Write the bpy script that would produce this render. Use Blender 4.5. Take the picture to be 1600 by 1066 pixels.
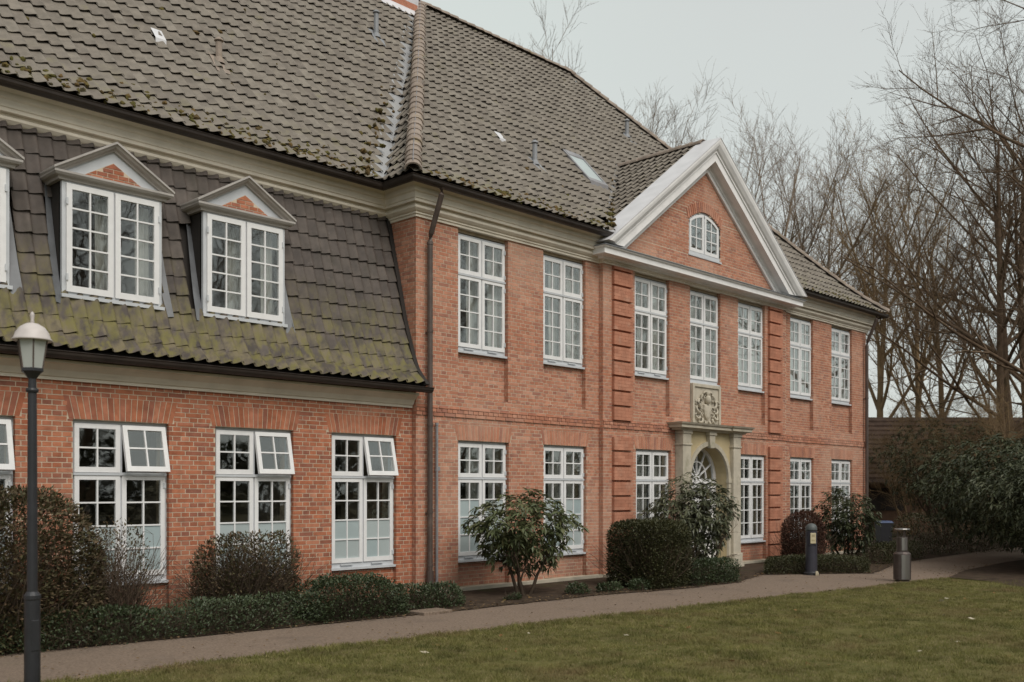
import bpy, math, random
import numpy as np
from mathutils import Vector, Matrix
R = math.radians
rng = random.Random(7)
nrg = np.random.default_rng(7)
for o in list(bpy.data.objects):
    bpy.data.objects.remove(o, do_unlink=True)
S = bpy.context.scene
COL = S.collection

# ------------------------------------------------------------------ camera
CAM = np.array([-10.33, -12.13, 1.65])
FW = np.array([.7183, .6957, 0]); RT = np.array([.6957, -.7183, 0])
cd = bpy.data.cameras.new('camera'); cam = bpy.data.objects.new('camera', cd); COL.objects.link(cam)
cam.location = CAM
cam.rotation_euler = (R(90), 0, -math.asin(.7183))
cd.sensor_width = 36; cd.lens = 35.01; cd.shift_y = .147
cd.clip_start = .1; cd.clip_end = 2000
cd.dof.use_dof = True; cd.dof.focus_distance = 15.5; cd.dof.aperture_fstop = 1.8
S.camera = cam

# ------------------------------------------------------------------ sky, sun, exposure
SUN_EL, SUN_AZ = R(48), R(-12)        # azimuth measured from -Y (in front of the facade) towards +X
w = bpy.data.worlds.new('World'); S.world = w; w.use_nodes = True
nt = w.node_tree; nt.nodes.clear()
out = nt.nodes.new('ShaderNodeOutputWorld'); bg = nt.nodes.new('ShaderNodeBackground')
sky = nt.nodes.new('ShaderNodeTexSky'); sky.sky_type = 'NISHITA'; sky.sun_disc = False
sky.sun_elevation = SUN_EL; sky.sun_rotation = R(180) + SUN_AZ
sky.dust_density = 4.0
tc = nt.nodes.new('ShaderNodeTexCoord'); nz = nt.nodes.new('ShaderNodeTexNoise')
nz.inputs['Scale'].default_value = 1.6; nz.inputs['Detail'].default_value = 4; nz.inputs['Roughness'].default_value = .45
cr = nt.nodes.new('ShaderNodeValToRGB')
cr.color_ramp.elements[0].position = .3; cr.color_ramp.elements[0].color = (4.75, 4.90, 4.72, 1)
cr.color_ramp.elements[1].position = .7; cr.color_ramp.elements[1].color = (5.12, 5.55, 5.22, 1)
mx = nt.nodes.new('ShaderNodeMixRGB'); mx.inputs[0].default_value = .9
nt.links.new(tc.outputs['Generated'], nz.inputs['Vector']); nt.links.new(nz.outputs['Fac'], cr.inputs['Fac'])
nt.links.new(sky.outputs['Color'], mx.inputs[1]); nt.links.new(cr.outputs['Color'], mx.inputs[2])
nt.links.new(mx.outputs['Color'], bg.inputs['Color']); bg.inputs['Strength'].default_value = .1
nt.links.new(bg.outputs['Background'], out.inputs['Surface'])
sd = bpy.data.lights.new('sun', 'SUN'); sd.energy = 1.5; sd.angle = R(40); sd.color = (1, .95, .88)
sun = bpy.data.objects.new('sun', sd); COL.objects.link(sun)
sun.rotation_euler = (R(90) - SUN_EL, 0, SUN_AZ)
S.view_settings.view_transform = 'Standard'; S.view_settings.look = 'None'
S.view_settings.exposure = 0.50; S.view_settings.gamma = 1.0
S.render.engine = 'CYCLES'
S.cycles.max_bounces = 6; S.cycles.transparent_max_bounces = 12

# ------------------------------------------------------------------ helpers
def project(p):
    d = np.asarray(p, float) - CAM; z = d @ FW
    if z < .5: return -1e4, -1e4, 1
    return 800 + 1556 * (d @ RT) / z, 768 - 1556 * d[2] / z, z

def sRGB(r, g, b):
    f = lambda c: c / 12.92 if c <= .04045 else ((c + .055) / 1.055) ** 2.4
    return (f(r / 255), f(g / 255), f(b / 255), 1)

def mesh_np(name, verts, faces, tint=None, smooth=False):
    verts = np.asarray(verts, np.float32); faces = np.asarray(faces, np.int32)
    me = bpy.data.meshes.new(name); n, k = faces.shape
    me.vertices.add(len(verts)); me.vertices.foreach_set('co', verts.ravel())
    me.loops.add(n * k); me.loops.foreach_set('vertex_index', faces.ravel())
    me.polygons.add(n); me.polygons.foreach_set('loop_start', np.arange(0, n * k, k, dtype=np.int32))
    me.polygons.foreach_set('use_smooth', np.full(n, bool(smooth)))
    me.update(calc_edges=True); me.validate()
    if tint is not None:
        a = me.attributes.new('tint', 'FLOAT', 'FACE'); a.data.foreach_set('value', np.asarray(tint, np.float32))
    return me

class MB:
    def __init__(s): s.v = []; s.f = []; s.t = []
    def add(s, vs, fs, t=.5):
        b = len(s.v); s.v += [tuple(p) for p in vs]
        for f in fs: s.f.append(tuple(i + b for i in f)); s.t.append(t)
        return s
    def box(s, x0, x1, y0, y1, z0, z1, t=.5):
        return s.add([(x0,y0,z0),(x1,y0,z0),(x1,y1,z0),(x0,y1,z0),(x0,y0,z1),(x1,y0,z1),(x1,y1,z1),(x0,y1,z1)],
              [(0,3,2,1),(4,5,6,7),(0,1,5,4),(1,2,6,5),(2,3,7,6),(3,0,4,7)], t)
    def prism(s, poly, a0, a1, axis=1, t=.5):
        """poly = 2d points; axis 1: (x,z) extruded in y; axis 2: (x,y) in z; axis 0: (y,z) in x"""
        n = len(poly)
        def pt(p, a): return (p[0], a, p[1]) if axis == 1 else ((p[0], p[1], a) if axis == 2 else (a, p[0], p[1]))
        vs = [pt(p, a0) for p in poly] + [pt(p, a1) for p in poly]
        fs = [tuple(range(n)), tuple(reversed(range(n, 2*n)))] + [(i, i+n, (i+1) % n + n, (i+1) % n) for i in range(n)]
        return s.add(vs, fs, t)
    def loft(s, rings, closed=True, caps=True, t=.5):
        n = len(rings[0]); vs = [p for r in rings for p in r]; fs = []
        for i in range(len(rings) - 1):
            for j in range(n if closed else n - 1):
                k = (j + 1) % n
                fs.append((i*n+j, i*n+k, (i+1)*n+k, (i+1)*n+j))
        if caps and closed:
            fs.append(tuple(reversed(range(n)))); fs.append(tuple(range((len(rings)-1)*n, len(rings)*n)))
        return s.add(vs, fs, t)
    def tube(s, pts, r, n=8, t=.5):
        pts = [Vector(p) for p in pts]; rings = []
        rr = r if isinstance(r, (list, tuple)) else [r] * len(pts)
        for i, p in enumerate(pts):
            d = (pts[min(i+1, len(pts)-1)] - pts[max(i-1, 0)]).normalized()
            a = d.orthogonal().normalized() if abs(d.z) > .99 else d.cross(Vector((0,0,1))).normalized()
            b = d.cross(a)
            rings.append([p + (a*math.cos(2*math.pi*k/n) + b*math.sin(2*math.pi*k/n)) * rr[i] for k in range(n)])
        return s.loft(rings, t=t)
    def lathe(s, prof, n=20, c=(0,0,0), t=.5):
        rings = [[(c[0]+r*math.cos(2*math.pi*k/n), c[1]+r*math.sin(2*math.pi*k/n), c[2]+z) for k in range(n)] for r, z in prof]
        return s.loft(rings, t=t)
    def sweep(s, path, prof, t=.5, cap=True):
        """path: plan polyline (building on the left); prof: (offset to the right, z) closed loop, mitred"""
        rings = []
        for i, p in enumerate(path):
            p = Vector(p); d0 = (p - Vector(path[i-1])).normalized() if i else None
            d1 = (Vector(path[i+1]) - p).normalized() if i < len(path)-1 else None
            if d0 is None: d0 = d1
            if d1 is None: d1 = d0
            n0 = Vector((d0.y, -d0.x)); n1 = Vector((d1.y, -d1.x)); m = n0 + n1; m = m / (m.dot(n0))
            rings.append([(p.x + m.x*o, p.y + m.y*o, z) for o, z in prof])
        return s.loft(rings, caps=cap, t=t)
    def mesh(s, name, smooth=False):
        me = bpy.data.meshes.new(name); me.from_pydata(s.v, [], s.f)
        a = me.attributes.new('tint', 'FLOAT', 'FACE'); a.data.foreach_set('value', np.array(s.t, np.float32))
        if smooth:
            me.polygons.foreach_set('use_smooth', np.ones(len(s.f), bool))
        me.update(); return me
    def build(s, name, mat, parent=None, smooth=False, loc=None, bevel=0):
        return obj(name, s.mesh(name, smooth), mat, parent, loc, bevel)

def obj(name, me, mat, parent=None, loc=None, bevel=0):
    o = bpy.data.objects.new(name, me); COL.objects.link(o)
    if me is not None and mat is not None and not me.materials: me.materials.append(mat)
    if parent is not None: o.parent = parent
    if loc is not None: o.location = loc
    if bevel:
        b = o.modifiers.new('bevel', 'BEVEL'); b.width = bevel; b.segments = 2; b.limit_method = 'ANGLE'; b.angle_limit = R(35)
    return o

def tag(o, label, cat, group=None, kind=None):
    if label: o['label'] = label
    if cat: o['category'] = cat
    if group: o['group'] = group
    if kind: o['kind'] = kind
    return o

def thing(name, label, cat, loc=(0,0,0), rz=0, group=None):
    o = bpy.data.objects.new(name, None); COL.objects.link(o); o.location = loc; o.rotation_euler = (0,0,rz)
    o.empty_display_size = .2
    return tag(o, label, cat, group)

def struct(o): o['kind'] = 'structure'; return o

# ------------------------------------------------------------------ materials
def ramp(nt, cols):
    if len(cols) == 1: cols = list(cols)*2
    n = nt.nodes.new('ShaderNodeValToRGB'); e = n.color_ramp.elements
    while len(e) < len(cols): e.new(.5)
    for i, c in enumerate(cols):
        e[i].position = i / max(1, len(cols)-1); e[i].color = c if len(c) == 4 else (*c, 1)
    return n

def mk(name, cols, rough=.7, nscale=6., namt=.35, bump=.0, bscale=40., spec=.4, metal=0., stain=None, stretch=None, translucent=0.):
    """colour picked per piece (attribute tint + object random), broken up by noise; stain=(colour, scale, threshold, strength)"""
    m = bpy.data.materials.new(name); m.use_nodes = True; nt = m.node_tree; L = nt.links.new
    p = nt.nodes['Principled BSDF']; p.inputs['Roughness'].default_value = rough
    p.inputs['Specular IOR Level'].default_value = spec; p.inputs['Metallic'].default_value = metal
    at = nt.nodes.new('ShaderNodeAttribute'); at.attribute_name = 'tint'
    oi = nt.nodes.new('ShaderNodeObjectInfo')
    ad = nt.nodes.new('ShaderNodeMath'); ad.operation = 'ADD'; L(at.outputs['Fac'], ad.inputs[0]); L(oi.outputs['Random'], ad.inputs[1])
    fr = nt.nodes.new('ShaderNodeMath'); fr.operation = 'FRACT'; L(ad.outputs[0], fr.inputs[0])
    cr = ramp(nt, cols); L(fr.outputs[0], cr.inputs['Fac'])
    ge = nt.nodes.new('ShaderNodeNewGeometry')
    vec = ge.outputs['Position']
    if stretch:
        mp = nt.nodes.new('ShaderNodeMapping'); mp.inputs['Scale'].default_value = stretch; L(vec, mp.inputs['Vector']); vec = mp.outputs['Vector']
    nz = nt.nodes.new('ShaderNodeTexNoise'); nz.inputs['Scale'].default_value = nscale; nz.inputs['Detail'].default_value = 5; L(vec, nz.inputs['Vector'])
    mr = nt.nodes.new('ShaderNodeMapRange'); mr.inputs['From Min'].default_value = .25; mr.inputs['From Max'].default_value = .75
    mr.inputs['To Min'].default_value = 1 - namt; mr.inputs['To Max'].default_value = 1 + namt; L(nz.outputs['Fac'], mr.inputs['Value'])
    mu = nt.nodes.new('ShaderNodeVectorMath'); mu.operation = 'SCALE'; L(cr.outputs['Color'], mu.inputs[0]); L(mr.outputs[0], mu.inputs['Scale'])
    col = mu.outputs[0]
    for st in (stain or []):
        c, sc, th, amt = st[:4]
        n2 = nt.nodes.new('ShaderNodeTexNoise'); n2.inputs['Scale'].default_value = sc; n2.inputs['Detail'].default_value = 6; n2.inputs['Roughness'].default_value = .6
        if len(st) > 4:
            mp = nt.nodes.new('ShaderNodeMapping'); mp.inputs['Scale'].default_value = st[4]; L(ge.outputs['Position'], mp.inputs['Vector']); L(mp.outputs['Vector'], n2.inputs['Vector'])
        else: L(ge.outputs['Position'], n2.inputs['Vector'])
        r2 = nt.nodes.new('ShaderNodeMapRange'); r2.inputs['From Min'].default_value = th; r2.inputs['From Max'].default_value = th + .16
        r2.inputs['To Max'].default_value = amt; L(n2.outputs['Fac'], r2.inputs['Value'])
        fac = r2.outputs[0]
        if len(st) > 5:      # grows only between two heights (moss low on the roof, damp at the foot of a wall)
            sx = nt.nodes.new('ShaderNodeSeparateXYZ'); L(ge.outputs['Position'], sx.inputs[0])
            r3 = nt.nodes.new('ShaderNodeMapRange'); r3.inputs['From Min'].default_value = st[5][0]; r3.inputs['From Max'].default_value = st[5][1]
            r3.inputs['To Min'].default_value = 1; r3.inputs['To Max'].default_value = 0; L(sx.outputs['Z'], r3.inputs['Value'])
            m3 = nt.nodes.new('ShaderNodeMath'); m3.operation = 'MULTIPLY'; L(fac, m3.inputs[0]); L(r3.outputs[0], m3.inputs[1]); fac = m3.outputs[0]
        mxn = nt.nodes.new('ShaderNodeMixRGB'); L(fac, mxn.inputs[0]); L(col, mxn.inputs[1]); mxn.inputs[2].default_value = (*c[:3], 1); col = mxn.outputs[0]
    L(col, p.inputs['Base Color'])
    if bump:
        n4 = nt.nodes.new('ShaderNodeTexNoise'); n4.inputs['Scale'].default_value = bscale; n4.inputs['Detail'].default_value = 4; L(vec, n4.inputs['Vector'])
        b = nt.nodes.new('ShaderNodeBump'); b.inputs['Strength'].default_value = bump; b.inputs['Distance'].default_value = .005
        L(n4.outputs['Fac'], b.inputs['Height']); L(b.outputs['Normal'], p.inputs['Normal'])
    if translucent:
        o = nt.nodes['Material Output']; tl = nt.nodes.new('ShaderNodeBsdfTranslucent'); L(col, tl.inputs['Color'])
        ms = nt.nodes.new('ShaderNodeMixShader'); ms.inputs[0].default_value = translucent
        L(p.outputs[0], ms.inputs[1]); L(tl.outputs[0], ms.inputs[2]); L(ms.outputs[0], o.inputs['Surface'])
    return m

def glass(name, refl, tint):
    m = bpy.data.materials.new(name); m.use_nodes = True; nt = m.node_tree; L = nt.links.new
    nt.nodes.remove(nt.nodes['Principled BSDF']); o = nt.nodes['Material Output']
    tr = nt.nodes.new('ShaderNodeBsdfTransparent'); tr.inputs['Color'].default_value = (*tint, 1)
    gl = nt.nodes.new('ShaderNodeBsdfGlossy'); gl.inputs['Roughness'].default_value = .02; gl.inputs['Color'].default_value = (.95, .97, .97, 1)
    ge = nt.nodes.new('ShaderNodeNewGeometry')
    nz = nt.nodes.new('ShaderNodeTexNoise'); nz.inputs['Scale'].default_value = 5; nz.inputs['Detail'].default_value = 1; L(ge.outputs['Position'], nz.inputs['Vector'])
    b = nt.nodes.new('ShaderNodeBump'); b.inputs['Strength'].default_value = .03; b.inputs['Distance'].default_value = .02; L(nz.outputs['Fac'], b.inputs['Height'])
    L(b.outputs['Normal'], gl.inputs['Normal'])
    fc = nt.nodes.new('ShaderNodeLayerWeight'); fc.inputs['Blend'].default_value = .5
    pw = nt.nodes.new('ShaderNodeMath'); pw.operation = 'POWER'; L(fc.outputs['Facing'], pw.inputs[0]); pw.inputs[1].default_value = 2.5
    lw = nt.nodes.new('ShaderNodeMath'); lw.operation = 'MULTIPLY_ADD'; L(pw.outputs[0], lw.inputs[0]); lw.inputs[1].default_value = .75; lw.inputs[2].default_value = refl
    ms = nt.nodes.new('ShaderNodeMixShader'); L(lw.outputs[0], ms.inputs[0]); L(tr.outputs[0], ms.inputs[1]); L(gl.outputs[0], ms.inputs[2]); L(ms.outputs[0], o.inputs['Surface'])
    return m

BR = [(.34,.115,.062),(.40,.145,.078),(.45,.175,.098),(.36,.125,.068),(.47,.19,.115),(.29,.11,.072),(.42,.155,.085),(.26,.105,.072),(.39,.135,.07),(.48,.21,.13)]
M = {}
M['brick'] = mk('brick', BR, .85, 9, .26, .5, 60, .2,
    stain=[((.56,.33,.23), .35, .50, .5), ((.16,.09,.06), 1.3, .62, .35), ((.13,.07,.05), 2.2, .42, .55, (1,1,1), (.15,.75))])
BRM = [(.40,.166,.104),(.45,.198,.124),(.49,.23,.152),(.41,.172,.108),(.51,.255,.173),(.34,.155,.112),(.46,.203,.128),(.33,.148,.106),(.43,.178,.108),(.53,.275,.193)]
M['brickm'] = mk('paler_brick', BRM, .85, 9, .2, .5, 60, .2,
    stain=[((.56,.36,.27), .45, .50, .5), ((.24,.125,.085), 1.3, .57, .5), ((.20,.13,.09), 3.5, .63, .5, (1.6,1.6,.35)), ((.22,.12,.09), 2.2, .42, .55, (1,1,1), (.15,.75))])
M['mortar'] = mk('mortar', [(.60,.50,.385),(.53,.44,.335)], .95, 8, .2, .3, 120, .1,
    stain=[((.20,.17,.12), 1.8, .42, .7, (1,1,1), (.15,.8))])
M['quoin'] = mk('rubbed_brick', [(.42,.182,.115),(.46,.206,.132),(.40,.168,.106),(.48,.225,.148),(.41,.175,.11)], .85, 5, .2, .35, 90, .2,
    stain=[((.48,.32,.24), 3.0, .58, .6), ((.18,.09,.06), 5., .66, .5)])
M['tile'] = mk('roof_tile', [(.172,.148,.122),(.198,.172,.143),(.157,.134,.112),(.212,.186,.156),(.18,.155,.129),(.164,.141,.118)], .8, 7, .25, .35, 50, .3,
    stain=[((.20,.18,.075), 2.6, .62, .5), ((.17,.155,.12), 1.1, .58, .4), ((.16,.15,.06), 3.5, .52, .7, (1,1,1), (6.7,7.5))])
M['mtile'] = mk('mansard_tile', [(.072,.057,.048),(.086,.069,.058),(.064,.05,.043),(.10,.081,.069),(.078,.061,.052)], .7, 6, .3, .35, 45, .4,
    stain=[((.21,.19,.17), 7., .66, .6), ((.19,.155,.085), 3.4, .44, .75, (1.4,1.4,.7), (3.75,4.7)), ((.155,.135,.036), 6.0, .45, .8, (1.5,1.2,.5), (3.7,4.9)), ((.05,.042,.03), 2.2, .55, .7)])
M['ridge'] = mk('ridge_tile', [(.25,.20,.165),(.29,.235,.195),(.21,.165,.135)], .8, 7, .25, .4, 50, .3, stain=[((.23,.17,.05), 4, .58, .5)])
M['lead'] = mk('lead_sheet', [(.19,.20,.215),(.24,.245,.26)], .5, 4, .18, .2, 25, .5)
M['vlead'] = mk('valley_lead', [(.29,.295,.305),(.33,.33,.335)], .5, 3, .2, .2, 25, .4, stain=[((.26,.25,.22), 3, .55, .5)])
M['dlead'] = mk('dark_lead', [(.12,.125,.135),(.15,.155,.165)], .5, 4, .3, .2, 25, .5)
M['leadw'] = mk('pale_zinc', [(.58,.57,.59),(.62,.61,.62)], .5, 3, .1, .1, 20, .4)
M['white'] = mk('white_paint', [(.74,.73,.73),(.77,.76,.76)], .45, 9, .05, .1, 60, .4, stain=[((.55,.53,.50), 9, .66, .4)])
M['frame'] = mk('grey_frame_paint', [(.515,.53,.555),(.545,.56,.58)], .5, 6, .08, .1, 50, .4, stain=[((.40,.41,.40), 6, .64, .5)])
M['cornice'] = mk('cream_paint', [(.68,.615,.515)], .6, 3, .12, .1, 30, .3, stain=[((.42,.36,.28), 2.5, .58, .5, (.5,2,6)), ((.30,.29,.20), 7, .66, .5)])
M['pedwhite'] = mk('pediment_paint', [(.79,.77,.76)], .55, 4, .08, .1, 30, .3, stain=[((.60,.575,.55), 3., .6, .5, (1,1,4))])
M['dcorn'] = mk('dormer_trim', [(.40,.37,.345)], .5, 5, .15, .1, 40, .4)
M['gutter'] = mk('gutter_metal', [(.035,.026,.022)], .45, 5, .3, .1, 30, .4)
M['pipe'] = mk('pipe_metal', [(.085,.062,.052)], .5, 5, .3, .15, 30, .4, stain=[((.16,.11,.08), 5, .6, .6)])
M['zinc'] = mk('zinc_pipe', [(.27,.26,.27)], .45, 5, .2, .1, 30, .5, metal=.3)
M['stone'] = mk('sandstone', [(.44,.395,.315),(.48,.43,.35)], .8, 5, .16, .4, 60, .2, stain=[((.24,.215,.15), 4., .56, .6), ((.30,.29,.20), 2., .6, .5)])
M['stucco'] = mk('stucco', [(.47,.385,.235)], .9, 4, .12, .3, 70, .1, stain=[((.36,.30,.2), 4, .6, .5)])
M['glass'] = glass('window_glass', .10, (.96,.97,.96))
M['film'] = mk('frosted_film', [(.34,.41,.42),(.40,.45,.45),(.37,.42,.42)], .35, 2, .08, 0, 1, .5)
M['curtain'] = mk('curtain_cloth', [(.80,.79,.75),(.76,.75,.71)], .9, 6, .08, 0, 1, .1, translucent=.35)
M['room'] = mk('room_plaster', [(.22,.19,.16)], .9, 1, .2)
M['core'] = mk('dark_board', [(.03,.025,.022)], .9, 3, .2)
M['black'] = mk('black_metal', [(.022,.022,.026)], .4, 10, .2, .05, 40, .5)
M['chimney'] = M['brick']
M['moss'] = mk('moss', [(.11,.085,.03),(.085,.078,.025),(.14,.09,.038),(.055,.047,.026)], .95, 25, .4, .8, 60, .1)
M['soil'] = mk('soil', [(.055,.039,.028)], .95, 5, .4, .8, 40, .1, stain=[((.10,.07,.046), 3, .56, .7), ((.06,.075,.025), 1.1, .58, .5)])  # brown soil, darkened overall to stand in for shade under the bushes
M['path'] = mk('path_asphalt', [(.195,.146,.112)], .9, 38, .34, .9, 70, .2, stain=[((.13,.10,.08), 1.3, .55, .6), ((.27,.22,.185), 4, .60, .5), ((.12,.105,.06), .7, .60, .4), ((.09,.065,.05), 7, .68, .6)])
M['lawn'] = mk('lawn_turf', [(.115,.105,.038)], .95, 1.5, .3, .6, 60, .1, stain=[((.11,.085,.04), .9, .55, .6), ((.055,.07,.018), 4, .55, .5)])
M['blade'] = mk('grass_blade', [(.155,.152,.045),(.19,.175,.058),(.135,.138,.042),(.23,.195,.08),(.165,.155,.05),(.21,.165,.085),(.34,.28,.15)], .7, 2.2, .42, 0, 1, .2, stain=[((.22,.155,.08), .9, .52, .7), ((.085,.095,.03), 3., .54, .7), ((.075,.06,.03), 9., .60, .7)], translucent=.25)
M['field'] = mk('ground_earth', [(.07,.06,.03)], .95, 2, .4, .5, 20, .1)

house = thing('manor_house', 'long red brick manor house with white windows, pediment, tiled roofs and dormered wing', 'house')

# ------------------------------------------------------------------ bricks
CH, BL = .0625, .236
BRICKS = []           # (corner list of 8, tint, wall index, score)
def sub_intervals(a, b, cuts):
    iv = [(a, b)]
    for c0, c1 in cuts:
        nx = []
        for s, e in iv:
            if c1 <= s or c0 >= e: nx.append((s, e)); continue
            if c0 > s: nx.append((s, c0))
            if c1 < e: nx.append((c1, e))
        iv = nx
    return iv

def brick_piece(O, U, N, s0, s1, z0, z1, wall, jut=None, skew=(0,0)):
    d = (max(-.0008, nrg.normal(0, .0009)) if jut is None else max(0, jut))
    a = O + N * (d - .045); b = O + N * d
    P = []
    for base in (a, b):
        for (s, z, k) in ((s0, z0, 0), (s1, z0, 0), (s1 + skew[1], z1, 1), (s0 + skew[0], z1, 1)):
            P.append(base + U * s + np.array([0, 0, z]))
    P = np.array(P); c = P[4:].mean(0); u, v, Z = project(c)
    ar = (s1 - s0) * (z1 - z0) * max(0, -(N @ (c - CAM))) / Z ** 3 if (8 < u < 1592 and 8 < v < 1058) else 0
    BRICKS.append((P, nrg.random(), wall, ar))

def lay(O, U, N, s0, s1, z0, z1, holes, wall, edge=None, phase=0.):
    O = np.array(O, float); U = np.array(U, float); N = np.array(N, float)
    k0 = int(math.floor(z0 / CH)); k1 = int(math.ceil(z1 / CH))
    for k in range(k0, k1):
        za, zb = max(z0, k * CH + .0052), min(z1, (k + 1) * CH - .0052)
        if zb - za < .012: continue
        zs = sorted({za, zb} | {h[2] for h in holes if za < h[2] < zb} | {h[3] for h in holes if za < h[3] < zb})
        hd = k % 2; pitch = BL / 2 if hd else BL; off = phase + (BL / 4 if hd else (BL / 2 if (k // 2) % 2 else 0))
        for i in range(len(zs) - 1):
            ya, yb = zs[i], zs[i+1]
            if yb - ya < .012: continue
            a, b = s0, s1
            if edge: e = edge((ya + yb) / 2); a, b = max(a, e[0]), min(b, e[1])
            if b - a < .02: continue
            zc = (ya + yb) / 2
            for p, q in sub_intervals(a, b, [(h[0], h[1]) for h in holes if h[2] < zc < h[3]]):
                j = math.floor((p - off) / pitch)
                while True:
                    x0, x1 = off + j * pitch + .006, off + (j + 1) * pitch - .006
                    j += 1
                    if x0 >= q: break
                    x0, x1 = max(x0, p), min(x1, q)
                    if x1 - x0 > .018: brick_piece(O, U, N, x0, x1, ya, yb, wall)

def soldiers(O, U, N, x0, x1, z0, z1, wall, spread=.11):
    O = np.array(O, float); U = np.array(U, float); N = np.array(N, float)
    n = int(round((x1 - x0) / .072)); 
    for i in range(n):
        a, b = x0 + (x1-x0)*i/n + .0055, x0 + (x1-x0)*(i+1)/n - .0055
        f0, f1 = (i/n*2-1)*spread, ((i+1)/n*2-1)*spread
        if False:
            zm = z0 + (z1-z0)*(.42 if i % 2 else .58); k = (zm-z0)/(z1-z0)
            brick_piece(O, U, N, a, b, z0, zm-.003, wall, .001, (f0*k, f1*k)); brick_piece(O, U, N, a+f0*k, b+f1*k, zm+.003, z1, wall, .001, (f0*(1-k), f1*(1-k)))
        else: brick_piece(O, U, N, a, b, z0, z1, wall, .001, (f0, f1))

WALLS = []
def backing(x0, x1, z0, z1, y0, y1, holes, m=None):
    """wall body with openings, as a box per strip"""
    m = m or MB(); xs = sorted({x0, x1} | {max(x0, min(x1, c)) for h in holes for c in h[:2]})
    for a, b in zip(xs, xs[1:]):
        if b - a < 1e-4: continue
        c = (a + b) / 2
        for p, q in sub_intervals(z0, z1, [(h[2], h[3]) for h in holes if h[0] < c < h[1]]):
            if q - p > 1e-4: m.box(a, b, y0, y1, p, q)
    return m

# ------------------------------------------------------------------ house dimensions
CX = 8.12                                   # axis of the pediment
UPX = [.91, 3.01, 5.60, 7.54, 9.46, 12.03, 14.22]      # upper windows, left edge (1.16 wide)
UPW, UZ0, UZ1 = 1.16, 3.98, 5.97
LOX = [.91, 3.02, 5.64, None, 9.50, 12.03, 14.22]; LOW, LZ0, LZ1 = 1.19, .48, 2.50
WGX = [-14.86, -12.96, -11.06, -9.16, -7.26, -5.36, -3.46, -1.56]; WGW, WZ0, WZ1 = 1.22, .48, 2.53
DOX = [-12.93, -11.07, -9.20, -7.34, -5.47, -3.61]; DOW, DZ0, DZ1 = 1.27, 4.03, 5.42
RX0, RX1, RY = 4.60, 11.64, -.10            # projecting middle
XR = 16.25; XL = -16.0; WY = .10; UWY = .74; RD = .09; DEPTH = 11.6
ZB = 2.87                                   # string course

def wall_section(x0, x1, y, ups, los, nm='wall'):
    wi = len(WALLS)
    rec = [(x, x + UPW + .03, 3.21, 6.05) for x in ups] + [(x, x + LOW + .02, .06, LZ1) for x in los]
    opn = [(x, x + UPW + .03, UZ0, UZ1 + .02) for x in ups] + [(x, x + LOW + .02, LZ0, LZ1) for x in los]
    m = backing(x0, x1, -.3, 6.2, y + .0035, y + RD, rec)
    backing(x0, x1, -.3, 6.2, y + RD + .0035, y + .36, opn, m)
    WALLS.append(m.build(nm, M['mortar'], house))
    O, U, N = (0, y, 0), (1, 0, 0), (0, -1, 0)
    arch = [(x - .05, x + LOW + .07, LZ1, LZ1 + .27) for x in los]
    lay(O, U, N, x0, x1, .0, ZB, rec + arch, wi)
    lay((0, y - .022, 0), U, N, x0, x1, ZB, 3.02, [], wi)                      # string course stands proud
    lay(O, U, N, x0, x1, 3.02, 6.05, rec, wi)
    for x in los: soldiers(O, U, N, x - .03, x + LOW + .05, LZ1 + .005, LZ1 + .262, wi, .05)
    O2 = (0, y + RD, 0)
    for x in ups: lay(O2, U, N, x, x + UPW + .03, 3.21, UZ0, [], wi)
    for x in los: lay(O2, U, N, x, x + LOW + .02, .06, LZ0, [], wi)
    # brick sides of the recesses that face the viewer
    for x in ups: lay((x + UPW + .026, y, 0), (0, 1, 0), (-1, 0, 0), .0, RD, 3.21, 6.05, [], wi)
    for x in los: lay((x + LOW + .016, y, 0), (0, 1, 0), (-1, 0, 0), .0, RD, .06, LZ1, [], wi)

wall_section(0, RX0, 0., UPX[:2], LOX[:2])
wall_section(RX1, XR, 0., UPX[5:], LOX[5:])
# middle projection, with the portal opening
wi = len(WALLS)
PX0, PX1 = CX - .78, CX + .78
rec = [(x, x + UPW + .03, 3.21, 6.05) for x in UPX[2:5]] + [(x, x + LOW + .02, .06, LZ1) for x in (LOX[2], LOX[4])] + [(CX - 1.13, CX + 1.13, -.3, 2.95)]
opn = [(x, x + UPW + .03, UZ0, UZ1 + .02) for x in UPX[2:5]] + [(x, x + LOW + .02, LZ0, LZ1) for x in (LOX[2], LOX[4])] + [(PX0, PX1, -.3, 2.78)]
m = backing(RX0, RX1, -.3, 6.3, RY + .0035, RY + RD, rec); backing(RX0, RX1, -.3, 6.3, RY + RD + .0035, RY + .46, opn, m)
WALLS.append(m.build('wall', M['mortar'], house))
O, U, N = (0, RY, 0), (1, 0, 0), (0, -1, 0)
arch = [(x - .05, x + LOW + .07, LZ1, LZ1 + .27) for x in (LOX[2], LOX[4])]
lay(O, U, N, RX0, RX1, 0, ZB, rec + arch, wi); lay((0, RY - .022, 0), U, N, RX0, RX1, ZB, 3.02, [(CX-1.13, CX+1.13, 0, 2.96)], wi)
lay(O, U, N, RX0, RX1, 3.02, 6.2, rec, wi)
for x in (LOX[2], LOX[4]):
    soldiers(O, U, N, x - .03, x + LOW + .05, LZ1 + .005, LZ1 + .262, wi, .05)
    lay((0, RY + RD, 0), U, N, x, x + LOW + .02, .06, LZ0, [], wi)
    lay((x + LOW + .016, RY, 0), (0, 1, 0), (-1, 0, 0), 0, RD, .06, LZ1, [], wi)
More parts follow.
